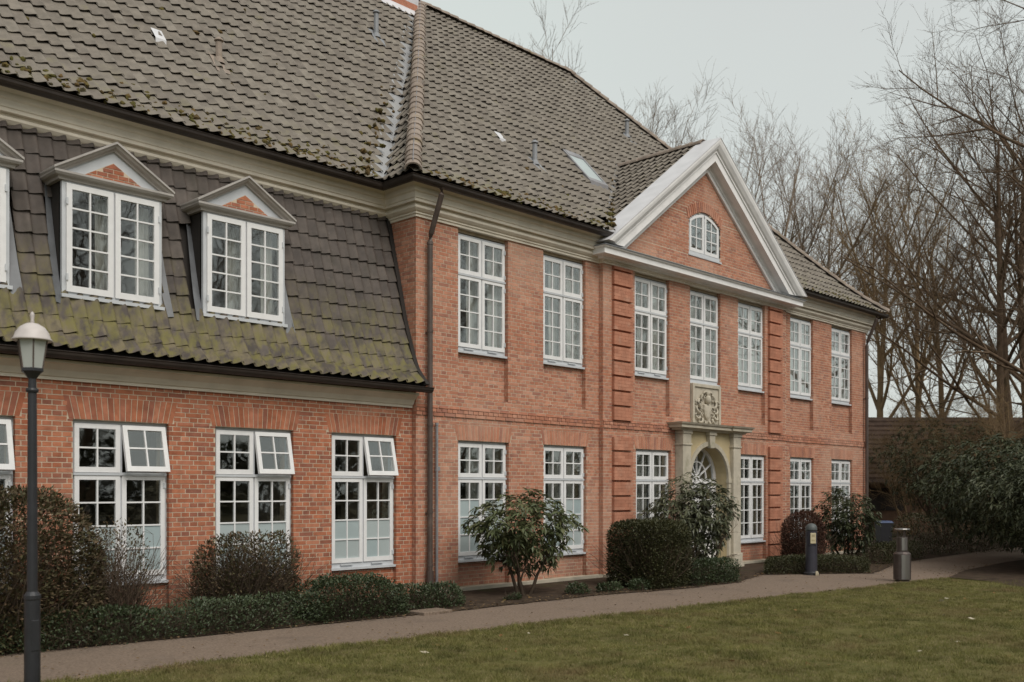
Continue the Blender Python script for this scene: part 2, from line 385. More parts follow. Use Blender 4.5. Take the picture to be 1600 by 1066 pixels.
for x in UPX[2:5]:
    if x != UPX[3]: lay((0, RY + RD, 0), U, N, x, x + UPW + .03, 3.21, UZ0, [], wi)
    lay((x + UPW + .026, RY, 0), (0, 1, 0), (-1, 0, 0), 0, RD, 3.21, 6.05, [], wi)
lay((RX0 - .004, RY, 0), (0, 1, 0), (-1, 0, 0), 0, -RY, 0, 6.05, [], wi)
# tympanum
TZ0, TSL, THW = 6.42, .75, 2.90
def tedge(z): h = THW - (z - TZ0) / TSL; return (CX - h, CX + h)
TW0, TW1, TWZ0, TWZ1, TWR = CX - .62, CX + .60, 6.70, 7.47, .23
def twtop(x): f = (x - TW0) / (TW1 - TW0) * 2 - 1; return TWZ1 + TWR * (1 - f * f)
m = MB(); tholes = [(TW0, TW1, TWZ0, TWZ1)]
for i in range(6):
    z = TWZ1 + TWR*i/6; f = math.sqrt(1 - (i + .5)/6)
    tholes.append((CX - .01 - f*.61, CX - .01 + f*.61, z, z + TWR/6))
z = 6.2
while z < 8.6:
    e = tedge(max(z, TZ0)); zc = z + CH / 2
    for p, q in sub_intervals(e[0] - .3, e[1] + .3, [(h[0], h[1]) for h in tholes if h[2] <= zc <= h[3]]):
        m.box(p, q, RY + .0035, RY + .26, z, z + CH)
    z += CH
WALLS.append(m.build('gable_wall', M['mortar'], house)); wi = len(WALLS) - 1
lay(O, U, N, CX - 4, CX + 4, 6.30, 8.62, tholes, wi, edge=lambda z: (tedge(z)[0] - .02, tedge(z)[1] + .02))
n = 19
for i in range(n):                                     # segmental brick arch over the gable window
    x0, x1 = TW0 - .04 + (TW1 - TW0 + .08) * i / n + .004, TW0 - .04 + (TW1 - TW0 + .08) * (i + 1) / n - .004
    zc = twtop(min(max((x0 + x1) / 2, TW0), TW1)); f = ((i + .5) / n * 2 - 1) * .07
    brick_piece(np.array(O, float), np.array(U, float), np.array(N, float), x0, x1, zc - .005, zc + .2, wi, .012, (f, f))
# wing walls
wi = len(WALLS)
recw = [(x, x + WGW + .02, .06, WZ1) for x in WGX]; opnw = [(x, x + WGW + .02, WZ0, WZ1) for x in WGX]
m = backing(XL, 0, -.3, 3.1, WY + .0035, WY + .07, recw); backing(XL, 0, -.3, 3.1, WY + .0735, WY + .36, opnw, m)
WALLS.append(m.build('wall', M['mortar'], house))
O, U, N = (0, WY, 0), (1, 0, 0), (0, -1, 0)
vis = -8.4
lay(O, U, N, vis, 0, 0, 3.02, [(x, x + WGW + .02, .06, WZ1) for x in WGX] + [(x - .07, x + WGW + .09, WZ1, WZ1 + .29) for x in WGX], wi)
for x in WGX:
    if x + WGW < vis: continue
    soldiers(O, U, N, x - .05, x + WGW + .07, WZ1 + .005, WZ1 + .283, wi, .07)
    lay((0, WY + .07, 0), U, N, x, x + WGW + .02, .06, WZ0, [], wi)
    lay((x + WGW + .016, WY, 0), (0, 1, 0), (-1, 0, 0), 0, .07, .06, WZ1, [], wi)
lay(O, U, N, XL, vis, 0, 3.02, recw, wi)
# return of the main block above the wing roof, and the short corner below it
wi = len(WALLS)
m = MB().box(.002, .3, .05, 2.0, -.3, 6.2); WALLS.append(m.build('wall', M['mortar'], house))
lay((-.004, 0, 0), (0, 1, 0), (-1, 0, 0), 0, .9, 0, 6.05, [], wi)
# plain far sides and inside of the house
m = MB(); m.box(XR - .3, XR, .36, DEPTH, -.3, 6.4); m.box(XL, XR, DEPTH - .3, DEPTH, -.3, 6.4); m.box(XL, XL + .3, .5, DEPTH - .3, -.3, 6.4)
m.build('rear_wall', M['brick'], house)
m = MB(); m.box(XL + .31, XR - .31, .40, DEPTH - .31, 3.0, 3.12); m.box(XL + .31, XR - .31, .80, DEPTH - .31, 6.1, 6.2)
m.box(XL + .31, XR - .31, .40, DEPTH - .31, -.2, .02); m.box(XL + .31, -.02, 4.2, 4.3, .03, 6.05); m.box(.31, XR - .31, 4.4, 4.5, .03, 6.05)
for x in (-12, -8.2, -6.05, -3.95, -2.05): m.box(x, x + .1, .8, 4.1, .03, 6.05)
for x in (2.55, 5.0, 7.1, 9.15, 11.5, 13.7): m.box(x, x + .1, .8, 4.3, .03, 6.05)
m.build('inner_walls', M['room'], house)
# brick plinth line and stone kerb along the foot of the wall
MB().box(.0, RX0, -.10, .0, -.1, .06).box(RX0, RX1, -.2, -.1, -.1, .055).box(RX1, XR, -.10, .0, -.1, .06).build('plinth', M['stone'], house)

# write the bricks: the 300 that show largest as parts, the rest joined
BRICKS.sort(key=lambda b: -b[3])
BF = [(4,5,6,7),(0,1,5,4),(1,2,6,5),(2,3,7,6),(3,0,4,7)]
for P, t, wi, s in BRICKS[:300]:
    c = P.mean(0); me = mesh_np('brick', P - c, BF, [t] * 5); o = obj('brick', me, M['brick'] if c[0] < 0 else M['brickm'], WALLS[wi], tuple(c))
rest = BRICKS[300:]
V = np.concatenate([b[0] for b in rest]); F = np.concatenate([np.array(BF) + 8 * i for i in range(len(rest))])
T = np.repeat(np.array([b[1] for b in rest]), 5)
me = mesh_np('bricks', V, F, T); me.materials.append(M['brick']); me.materials.append(M['brickm'])
me.polygons.foreach_set('material_index', np.repeat(np.array([0 if b[0][:, 0].mean() < .0 else 1 for b in rest], np.int32), 5))
o = obj('bricks', me, None, house); o['kind'] = 'stuff'

# ------------------------------------------------------------------ quoin strips of the middle part
for side in (0, 1):
    z = .12
    while z < 6.0:
        h = .252; z1 = min(z + h, 6.02)
        if not (z < 3.02 and z1 > ZB):
            a, b = (4.87, 5.46) if side == 0 else (10.78, 11.37)
            qb = MB().box(a, b, RY - .062, RY + .002, z, z1, .5); nc = 4; tb = nrg.random()
            for q in range(nc):
                za, zb = z + (z1-z)*q/nc + .002, z + (z1-z)*(q+1)/nc - .002; ed = [0, .36, .76, 1] if q % 2 else [0, .2, .58, .88, 1]
                for e0, e1 in zip(ed, ed[1:]): qb.box(a + (b-a)*e0 + .002 - (.004 if e0 == 0 else 0), a + (b-a)*e1 - .002, RY - .066, RY - .03, za, zb, (tb + .35*nrg.random()) % 1)
            qb.build('quoin_block', M['quoin'], house)
        z += .292

# ------------------------------------------------------------------ windows
PANE = MB().box(0, 1, -.5, .5, 0, 1).mesh('pane')
PANE.materials.append(M['glass'])
PANEF = PANE.copy(); PANEF.materials.clear(); PANEF.materials.append(M['film'])
NP = [0]; SMALLP = MB()
def casement(par, x0, x1, z0, z1, nc, nr, y=0., st=.058, mu=.020, film=(), small=None, tilt=0, origin=None, name='casement', opened=False):
    """sash with its own muntins; small=(X,Y,Z) collects panes instead of making objects"""
    m = MB(); th = .045
    ox, oz = x0, (z1 if opened else z0)
    m.box(0, st, 0, th, 0, z1-z0).box(x1-x0-st, x1-x0, 0, th, 0, z1-z0).box(st, x1-x0-st, 0, th, z1-z0-st, z1-z0).box(st, x1-x0-st, 0, th, 0, st*1.15)
    gx0, gx1, gz0, gz1 = st, x1-x0-st, st*1.15, z1-z0-st
    pw = (gx1-gx0-(nc-1)*mu)/nc; ph = (gz1-gz0-(nr-1)*mu)/nr
    for i in range(1, nc): a = gx0 + i*pw + (i-1)*mu; m.box(a, a+mu, .004, th-.006, gz0, gz1)
    for j in range(1, nr):
        a = gz0 + j*ph + (j-1)*mu
        for i in range(nc): b = gx0 + i*(pw+mu); m.box(b, b+pw, .006, th-.008, a, a+mu)
    if opened: m.v = [(x, yy, zz-(z1-z0)) for x, yy, zz in m.v]
    c = m.build(name, M['white'], par, loc=(ox, y, oz))
    if opened: c.rotation_euler = (R(-opened), 0, 0)
    for i in range(nc):
        for j in range(nr):
            px, pz = gx0+i*(pw+mu), gz0+j*(ph+mu)
            isf = j in film
            if small is not None:
                SMALLP.box(small[0]+x0+px-.003, small[0]+x0+px+pw+.003, small[1]+y+.018, small[1]+y+.022, small[2]+z0+pz-.003, small[2]+z0+pz+ph+.003); continue
            o = obj('pane', PANEF if isf else PANE, None, par)
            rx, rz = nrg.normal(0, .006), nrg.normal(0, .008)
            if opened:
                A = Matrix.Translation((ox, y, oz)) @ Matrix.Rotation(R(-opened), 4, 'X') @ Matrix.Translation((px-.003, .022, pz-.003-(z1-z0)))
                o.matrix_basis = A @ Matrix.Diagonal((pw+.006, .004, ph+.006, 1))
            else:
                o.location = (x0+px-.003, y+.022, z0+pz-.003); o.scale = (pw+.006, .004, ph+.006); o.rotation_euler = (rx, 0, rz)
            NP[0] += 1

def tall_window(x, y, z0, w, h, top, film=(), small=False, opened=0, name='window', apron=.10):
    """two-over-two sashes: top pair with 2x2 panes, lower pair with 2x4"""
    fw = .05; m = MB()
    m.box(0, fw, .03, .11, 0, h).box(w-fw, w, .03, .11, 0, h).box(fw, w-fw, .03, .11, h-fw, h).box(fw, w-fw, .02, .11, 0, apron)
    zt = h - top
    m.box(fw, w-fw, .02, .11, zt-.02, zt+.02).box(w/2-.022, w/2+.022, .02, .11, apron, zt-.02).box(w/2-.022, w/2+.022, .02, .11, zt+.02, h-fw)
    win = m.build(name, M['frame'], house, loc=(x, y, z0))
    MB().box(-.01, w+.015, -.035, .03, -.012, .022).build('sill', M['frame'], win)
    MB().box(.02, w-.02, -.012, .02, zt-.018, zt+.012).build('transom', M['frame'], win)
    s = (x, y, z0) if small else None
    a, b, c, d = fw-.012, w/2-.012, w/2+.012, w-fw+.012
    casement(win, a, b, zt+.018, h-fw+.008, 2, 2, 0, film=(), small=s)
    casement(win, c, d, zt+.018, h-fw+.008, 2, 2, -.01 if opened else 0, small=None if opened else s, opened=opened)
    casement(win, a, b, apron-.005, zt-.016, 2, 4, 0, film=film, small=s); casement(win, c, d, apron-.005, zt-.016, 2, 4, 0, film=film, small=s)
    if not small:
        for hz in (apron+.12, zt-.14, zt+.09, h-.16): MB().box(w-fw-.012, w-fw+.022, -.012, .0, hz-.035, hz+.035).build('hinge', M['frame'], win)
        for q in (.25, .72): MB().box(w*q-.11, w*q+.11, -.008, .018, apron*.55, apron*.55+.02).build('drip_bar', M['frame'], win)
    return win

for i, x in enumerate(WGX):
    if x < -8: tall_window(x, WY+.045, WZ0, WGW+.02, WZ1-WZ0, .66, small=True); continue
    tall_window(x, WY+.045, WZ0, WGW+.02, WZ1-WZ0, .66, film=(0, 1), opened=12 + i % 3)
for i, x in enumerate(UPX):
    y = (RY if 2 <= i <= 4 else 0)
    tall_window(x, y+.05, UZ0, UPW+.03, UZ1-UZ0-.005, .68, small=i > 2)
for i, x in enumerate(LOX):
    if x is None: continue
    y = (RY if 2 <= i <= 4 else 0)
    tall_window(x, y+.05, LZ0, LOW+.02, LZ1-LZ0-.005, .62, film=(0, 1, 2) if i < 2 else (), small=i > 1)

# gable window with segmental head
def arched_window():
    w = TW1-TW0; x0 = TW0; m = MB(); N_ = 12
    top = lambda f: TWZ1-TWZ0 + TWR*(1-(f*2-1)**2)
    xs = [i/N_ for i in range(N_+1)]
    for a, b in zip(xs, xs[1:]):
        m.prism([(a*w, top(a)-.07), (b*w, top(b)-.07), (b*w, top(b)+.005), (a*w, top(a)+.005)], .0, .1)
    m.box(0, .07, .001, .099, .1, top(0)-.06).box(w-.07, w, .001, .099, .1, top(1)-.06).box(0, w, -.01, .1, 0, .1).box(w/2-.025, w/2+.025, .002, .098, .1, top(.5)-.07)
    win = m.build('gable_window', M['frame'], house, loc=(TW0, RY+.03, TWZ0))
    MB().box(-.03, w+.03, -.05, .0, -.015, .02).build('sill', M['frame'], win)
    for a, b in ((.05, w/2-.02), (w/2+.02, w-.05)):
        c = MB(); t2 = lambda x: top(x/w)-.055
        c.box(a, a+.06, -.015, .02, .1, t2(a+.03)-.03).box(b-.06, b, -.015, .02, .1, t2(b-.03)-.03).box(a+.06, b-.06, -.015, .02, .1, .17)
        for i in range(6):
            p, q = a+.0+(b-a)*i/6, a+(b-a)*(i+1)/6
            c.prism([(p, t2(p)-.06), (q, t2(q)-.06), (q, t2(q)), (p, t2(p))], -.017, .021)
        mid = (a+b)/2; c.box(mid-.011, mid+.011, -.01, .018, .17, t2(mid)-.05)
        zz = [.17, .17+.235, .17+.47]
        for q in zz[1:]: c.box(a+.06, b-.06, -.009, .017, q-.011, q+.011)
        c.build('casement', M['white'], win)
        for (p, q) in ((a+.06, mid-.011), (mid+.011, b-.06)):
            for j in range(3):
                za = zz[j]+(.011 if j else 0); 
                zb = [(zz[j+1]-.011)]*2 if j < 2 else [t2(p)-.055, t2(q)-.055]
                pm = MB().prism([(p, za), (q, za), (q, zb[1]), (p, zb[0])], .003, .007); pm.build('pane', M['glass'], win)
arched_window()

# ------------------------------------------------------------------ cornices, gutters, pipes
path_main = [(XL, UWY), (0, UWY), (0, 0), (RX0, 0), (RX0, RY), (RX1, RY), (RX1, 0), (XR, 0), (XR, DEPTH), (XL, DEPTH)]
low_prof = [(-.05, 6.03), (.03, 6.03), (.03, 6.065), (.05, 6.075), (.05, 6.10), (.075, 6.115), (.11, 6.15), (.11, 6.185), (.09, 6.20), (.09, 6.225), (-.05, 6.225)]
MB().sweep(path_main, low_prof).build('cornice_moulding', M['cornice'], house)
fas = [(-.05, 6.228), (.16, 6.228), (.16, 6.27), (.175, 6.28), (.185, 6.36), (.215, 6.38), (.225, 6.44), (.27, 6.47), (.30, 6.49), (-.05, 6.49)]
MB().sweep([(XL, UWY), (0, UWY), (0, 0), (RX0 - .06, 0)], fas).build('cornice_fascia', M['cornice'], house)
MB().sweep([(RX1 + .06, 0), (XR, 0), (XR, DEPTH)], fas).build('cornice_fascia', M['cornice'], house)
def gutter_prof(off, z, r):
    P = [(off - r, z)] + [(off + r*math.cos(a), z + r*math.sin(a)) for a in [math.pi + math.pi*i/8 for i in range(1, 8)]] + [(off + r, z), (off + r + .012, z + .012), (off + r, z + .02), (off + r - .012, z)]
    P += [(off + (r-.012)*math.cos(a), z + (r-.012)*math.sin(a)) for a in [2*math.pi - math.pi*i/8 for i in range(1, 8)]] + [(off - r + .012, z)]
    return P
g = gutter_prof(.375, 6.515, .075)
MB().sweep([(XL, UWY), (0, UWY), (0, 0), (RX0 - .12, 0)], g).build('gutter', M['gutter'], house)
MB().sweep([(RX1 + .2, 0), (XR + .02, 0), (XR + .02, DEPTH)], g).build('gutter', M['gutter'], house)
wl = [(-.05, 2.985), (.035, 2.985), (.035, 3.02), (.055, 3.03), (.09, 3.10), (.16, 3.16), (.20, 3.175), (.20, 3.21), (-.05, 3.21)]
MB().sweep([(XL, WY), (-.02, WY)], wl).build('eaves_cornice', M['cornice'], house)
g = gutter_prof(.335, 3.275, .068)
MB().sweep([(XL, WY), (.11, WY)], g).build('gutter', M['gutter'], house)
for x, tz in ((.21, 6.43), (XR - .14, 6.43)):
    pm = MB().tube([(x, -.375, tz+.02), (x, -.375, tz-.08), (x, -.12, 5.78), (x, -.095, 5.65), (x, -.095, 1.6), (x, -.095, .0)], .044, 12)
    for z in (5.6, 4.2, 2.7, 1.3, .45): pm.tube([(x, -.095, z), (x, -.095, z+.04)], .051, 12)
    pm.box(x-.02, x+.02, -.06, .0, 4.18, 4.21).box(x-.02, x+.02, -.06, .0, 1.28, 1.31).tube([(x, -.095, .0), (x, -.095, .38)], .06, 12)
    pm.build('downpipe', M['pipe'], house, smooth=False)
MB().tube([(.385, -.06, .0), (.385, -.06, 2.72)], .024, 10).tube([(.385, -.06, 2.72), (.385, -.06, 2.76)], .03, 10).tube([(.385, -.06, 1.98), (.385, -.06, 2.01)], .031, 10).box(.40, .45, -.07, -.0, 1.99, 2.05).build('cable_pipe', M['zinc'], house)

# pediment: level cornice and raking cornices
hp = [(-.02, 6.10), (.10, 6.10), (.12, 6.13), (.29, 6.14), (.29, 6.24), (.32, 6.25), (.335, 6.275), (-.02, 6.30)]
MB().sweep([(RX0 - .02, .2), (RX0 - .02, RY - .0), (RX1 + .02, RY - .0), (RX1 + .02, .2)], hp).build('pediment_base_cornice', M['pedwhite'], house)
MB().sweep([(RX0 - .02, .2), (RX0 - .02, RY), (RX1 + .02, RY), (RX1 + .02, .2)], [(-.02, 6.303), (.35, 6.279), (.35, 6.293), (-.02, 6.42)]).build('flashing', M['lead'], house)
ca = math.cos(math.atan(TSL))
def rake(prof, name, mat, zcut=6.36):
    for sgn in (-1, 1):
        lo, hi = [], []
        for y, p in prof:
            za = TZ0 + TSL*THW + p/ca                     # height on the axis
            xl = (za - zcut)/TSL
            lo.append((CX + sgn*xl, y, zcut)); hi.append((CX, y, za))
        m = MB().loft([lo, hi] if sgn > 0 else [hi, lo]); m.build(name, mat, house)
rake([(RY+.02, -.02), (-.15, -.02), (-.15, .055), (-.17, .06), (-.17, .10), (-.20, .12), (RY+.02, .12)], 'rake_bed_moulding', M['pedwhite'])
rake([(RY+.02, .122), (-.36, .135), (-.36, .27), (-.385, .28), (-.385, .315), (-.42, .335), (-.47, .40), (-.49, .46), (-.49, .50), (RY+.25, .50)], 'raking_cornice', M['pedwhite'])
rake([(-.50, .504), (-.50, .517), (.06, .545), (.06, .504)], 'lead_cover', M['leadw'])

# ------------------------------------------------------------------ roofs
EO = .42; ZE = 6.54; RYY = 5.8; ZR = 13.1
def prof_fn(T):
    a = .35; mm = ((ZR - ZE) + a*T*math.exp(-T/1.5)) / T
    return lambda t: ZE + mm*t - a*t*math.exp(-t/1.5)
TM = RYY + EO; zm = prof_fn(TM)                        # main block, t from the eaves
TWG = RYY - (UWY - EO); zw = prof_fn(TWG)              # wing
def z_front(x, y): return zm(min(y + EO, TM))
TL = 5.07 + EO; zl = prof_fn(TL)                       # steeper end face towards the wing
def z_left(x, y): return zl(max(-1, min(x + EO, TL)))
def solve(f, z, lo, hi):
    for _ in range(40):
        mid = (lo + hi)/2
        if f(mid) < z: lo = mid
        else: hi = mid
    return lo
def hx(t): return solve(zl, zm(t), 0, TL)              # plan run of the end face at the height of front run t
def z_right(x, y): return zm(max(-1, min(XR + EO - x, TM)))
def z_wing(x, y): return zw(max(-1, min(y - (UWY - EO), TWG)))
def pts_of(f, T, n=48): return [(T*i/n, f(T*i/n)) for i in range(n+1)]
ZP = TZ0 + TSL*THW + .49/ca
def z_ped(x, y): return ZP - TSL*abs(x - CX)

def sheet(name, fn_lo, fn_hi, f, T, place, drop=.05, n=14):
    m = MB(); rings = []
    for i in range(n+1):
        t = T*i/n; a, b = fn_lo(t), fn_hi(t); z = f(t) - drop
        rings.append([place(a, t, z), place(b, t, z)])
    m.loft(rings, closed=False, caps=False)
    return m
m = MB(); tc_ = .56
zt_ = lambda t: zm(t + tc_)
for a in (sheet('r', lambda t: -EO + hx(t + tc_), lambda t: XR + EO - t - tc_, zt_, TM - tc_, lambda s, t, z: (s, -EO + t + tc_, z)),
          sheet('r', lambda t: -EO + hx(t), lambda t: RX0 - .12, zm, tc_, lambda s, t, z: (s, -EO + t, z), n=3),
          sheet('r', lambda t: RX1 + .2, lambda t: XR + EO - t, zm, tc_, lambda s, t, z: (s, -EO + t, z), n=3)):
    m.add(a.v, a.f)
for a in (sheet('r', lambda t: -EO + t, lambda t: DEPTH + EO - t, zm, TM, lambda s, t, z: (XR + EO - t, s, z)),
          sheet('r', lambda t: -EO + t, lambda t: DEPTH + EO - t, zm, TM, lambda s, t, z: (-EO + hx(t), s, z)),
          sheet('r', lambda t: XL, lambda t: XR + EO - t, zm, TM, lambda s, t, z: (s, DEPTH + EO - t, z)),
          sheet('r', lambda t: XL - .3, lambda t: -EO + t*TL/TWG + .35, zw, TWG, lambda s, t, z: (s, UWY - EO + t, z), .05)):
    m.add(a.v, a.f)
m.add([(XL, UWY - EO, ZE), (XL, RYY, ZR), (XL, DEPTH + EO, ZE)], [(0, 1, 2)])
m.add([(CX, -.1, ZP - .05), (CX, 2.9, ZP - .05), (CX - 4, 2.9, ZP - .05 - 3), (CX - 4, -.1, ZP - 3.05), (CX + 4, 2.9, ZP - 3.05), (CX + 4, -.1, ZP - 3.05)], [(0, 3, 2, 1), (0, 1, 4, 5)])
roof = m.build('roof', M['tile'], house)

TWD, TLN, GAUGE = .208, .385, .318; PITCH = .177
def tile_mesh(amp):
    """pantile: hollow on the left, rising into a roll whose edge laps the next tile; the lip has its own edge"""
    SX = [0, .018, .045, .08, .11, .135, .158, .178, .196, .208]; HZ = [q*amp for q in (.002, -.008, -.013, -.009, -.001, .008, .015, .018, .010, -.004)]
    n = len(SX); vs = []; fs = []
    for l, up, k in ((0, .034, 1.25), (.19, .017, 1.), (TLN, .0, .8)):
        for sx, hz in zip(SX, HZ): vs.append((sx - TWD/2, l, hz*k + up))
    for dl, dh in ((0, 0), (.002, .007)):
        for sx, hz in zip(SX, HZ): vs.append((sx - TWD/2, dl, hz*1.25 + .034 - dh))
    for r in range(2):
        for i in range(n-1): a = r*n + i; fs.append((a, a+1, a+n+1, a+n))
    for i in range(n-1): fs.append((4*n+i, 4*n+i+1, 3*n+i+1, 3*n+i))
    return np.array(vs), np.array(fs)
TILE = {}; TVF = {'tile': tile_mesh(1.1), 'mtile': tile_mesh(1.55)}
for k in ('tile', 'mtile'):
    TILE[k] = mesh_np('roof_tile', *TVF[k], [0.]*len(TVF[k][1]), smooth=True); TILE[k].materials.append(M[k])
TILES = []
def arc(pts):
    P = np.array(pts, float); d = np.sqrt((np.diff(P, axis=0)**2).sum(1)); return P, np.concatenate([[0], np.cumsum(d)])
def tile_face(O, U, V, pts, s0, s1, inside, key, gauge=GAUGE, lift=.02, part=None, tilt=0.):
    O, U, V = (np.array(q, float) for q in (O, U, V)); P, A = arc(pts); k = 0
    at = lambda l: np.array([np.interp(l, A, P[:, 0]), np.interp(l, A, P[:, 1])])
    while k*gauge < A[-1] - .05:
        l = k*gauge; p0, p1 = at(l), at(min(l + TLN, A[-1] + 0)); dl = p1 - p0; dl = dl/np.linalg.norm(dl)
        Y = V*dl[0] + np.array([0, 0, dl[1]]); Z = np.cross(U, Y)
        j = math.ceil(s0/PITCH)
        while j*PITCH < s1:
            s = j*PITCH; j += 1
            c = O + U*s + V*p0[0] + np.array([0, 0, p0[1]])
            cm = c + Y*.15
            if not inside(cm[0], cm[1], cm[2], k): continue
            jit = nrg.normal(0, 1, 4)
            Yj = Y + Z*jit[0]*.012 + U*jit[1]*.010; Yj /= np.linalg.norm(Yj); Uj = np.cross(Yj, Z); Uj /= np.linalg.norm(Uj); Zj = np.cross(Uj, Yj)
            c = c + Z*(lift + jit[2]*.003) + Y*jit[3]*.006
            Mx = np.stack([Uj, Yj, Zj], 1); u, v, zz = project(cm)
            sc = max(0, Z @ (CAM - cm))/zz**3 if (12 < u < 1590 and 8 < v < 1050) else 0
            TILES.append((c, Mx, key, sc, part, nrg.random()))
        k += 1

no_sky = lambda x, y: not (5.72 < x < 6.40 and 1.15 < y < 1.95)
tile_face((0, -EO, 0), (1,0,0), (0,1,0), pts_of(zm, TM), -.5, XR + .5,
          lambda x, y, z, k: z_front(x, y) <= z_left(x, y) + .06 and z_front(x, y) <= z_right(x, y) + .06 and not (abs(x - CX) < 3.95 and z_ped(x, y) > z_front(x, y) - .02 and y < 2.7) and not (RX0-.1 < x < RX1+.2 and y < -.0) and no_sky(x, y), 'tile', part=roof)
tile_face((0, UWY - EO, 0), (1,0,0), (0,1,0), pts_of(zw, TWG), -9.6, 6.,
          lambda x, y, z, k: x < -EO + .02 or z_wing(x, y) > z_left(x + .22, y), 'tile', part=roof)
tile_face((-EO, 0, 0), (0,-1,0), (1,0,0), pts_of(zl, TL), -6., EO,
          lambda x, y, z, k: z_left(x, y) <= z_front(x, y) + .02 and z_left(x, y) > z_wing(x, y - .02), 'tile', part=roof)
tile_face((CX - 4.2, 0, 0), (0,-1,0), (1,0,0), [(0, ZP - TSL*4.2), (4.15, ZP - TSL*.05)], -3.2, -.12,
          lambda x, y, z, k: z_ped(x, y) > z_front(x, y) - .0 and x < CX, 'tile', gauge=.27, part=roof)

# mansard of the wing
MP = [(-.245, 3.30), (-.12, 3.42), (0., 3.56), (.09, 3.75), (.16, 3.94), (.24, 4.17), (.32, 4.42), (.40, 4.74), (.48, 5.06), (.61, 5.55), (.74, 6.10)]
def my(z): return float(np.interp(z, [p[1] for p in MP], [p[0] for p in MP]))
m = MB(); xs = [XL] + [c for x in DOX for c in (x - .02, x + DOW + .02)] + [0.]
for i, (a, b) in enumerate(zip(xs, xs[1:])):
    pp = MP if i % 2 == 0 else [p for p in MP if p[1] < 4.0] + [(my(4.0), 4.0)]
    n_ = len(pp); m.add([(x, y + .02, z - .0) for y, z in pp for x in (a, b)], [(2*k, 2*k+1, 2*k+3, 2*k+2) for k in range(n_-1)])
for x in DOX:
    m.add([(x-.02, my(5.45)+.02, 5.45), (x+DOW+.02, my(5.45)+.02, 5.45), (x+DOW+.02, .75, 6.04), (x-.02, .75, 6.04)], [(0,1,2,3)])
mans = m.build('mansard_roof', M['core'], house)
tile_face((0, 0, 0), (1,0,0), (0,1,0), MP, -9.8, -.06,
          lambda x, y, z, k: not any(d - .11 < x < d + DOW + .11 and DZ0 - .10 < z < 5.40 for d in DOX), 'mtile', gauge=.268, lift=.045, part=mans)
# verge flashing where the mansard meets the main block
rings = []
for y, z in MP: rings.append([(-.075, y + .03, z), (-.075, y - .095, z + .03), (-.012, y - .105, z + .035), (-.012, y + .03, z)])
MB().loft(rings).build('verge_flashing', M['core'], mans)
TILES.sort(key=lambda t: -t[3])
for c, Mx, key, sc, part, t in TILES[:300]:
    o = obj('roof_tile', TILE[key], None, part); mw = Matrix.Identity(4)
    for i in range(3):
        for j in range(3): mw[i][j] = Mx[i, j]
        mw[i][3] = c[i]
    o.matrix_basis = mw
for key in ('tile', 'mtile'):
    rs = [t for t in TILES[300:] if t[2] == key]
    TV, TF = TVF[key]; V = np.concatenate([TV @ t[1].T + t[0] for t in rs]); F = np.concatenate([TF + len(TV)*i for i in range(len(rs))]); T = np.repeat([t[5] for t in rs], len(TF))
    o = obj('roof_tiles', mesh_np('roof_tiles', V, F, T, True), M[key], house); o['kind'] = 'stuff'

# ridge, hip and valley
def cap_mesh():
    m = MB(); n = 8; rings = []
    for l, r in ((-.02, .140), (.0, .144), (.34, .115)):
        rings.append([(r*math.cos(math.pi*i/n), l, r*math.sin(math.pi*i/n)*.82 - .02) for i in range(n+1)])
    m.loft(rings, closed=False); 
    m.add([p for p in rings[0]] + [(p[0]*.82, p[1], p[2]*.82 - .004) for p in rings[0]], [(i, i+1, i+n+2, i+n+1) for i in range(n)])
    return m.mesh('ridge_tile')
CAP = cap_mesh(); CAP.materials.append(M['ridge'])
def caps(poly, step=.285):
    P = [np.array(p, float) for p in poly]; A = np.concatenate([[0], np.cumsum([np.linalg.norm(b-a) for a, b in zip(P, P[1:])])])
    PA = np.array(P); l = 0
    while l < A[-1] - .1:
        a = np.array([np.interp(l, A, PA[:, i]) for i in range(3)]); b = np.array([np.interp(min(l + .2, A[-1]), A, PA[:, i]) for i in range(3)])
        Y = b - a; Y /= np.linalg.norm(Y); X = np.cross(Y, (0,0,1)); X /= np.linalg.norm(X); Z = np.cross(X, Y)
        o = obj('ridge_tile', CAP, None, roof); mw = Matrix.Identity(4)
        for i in range(3): mw[i][0], mw[i][1], mw[i][2], mw[i][3] = X[i], Y[i], Z[i], a[i] + Z[i]*(.035 + nrg.normal(0, .004))
        o.matrix_basis = mw; l += step
hipL = [(-EO + hx(t), -EO + t, zm(t) + .03) for t in np.linspace(.02, TM, 24)]
hipR = [(XR + EO - t, -EO + t, zm(t) + .03) for t in np.linspace(.02, TM, 24)]
caps(hipL); caps(hipR); caps([(XR + EO - TM, RYY, ZR + .03), (-EO + TL, RYY, ZR + .03)])
caps([(CX, -.05, ZP - .03), (CX, 2.6, ZP - .03)])
MB().tube([(p[0], p[1], p[2] + .155) for p in hipL], .008, 5).build('lightning_wire', M['zinc'], roof)
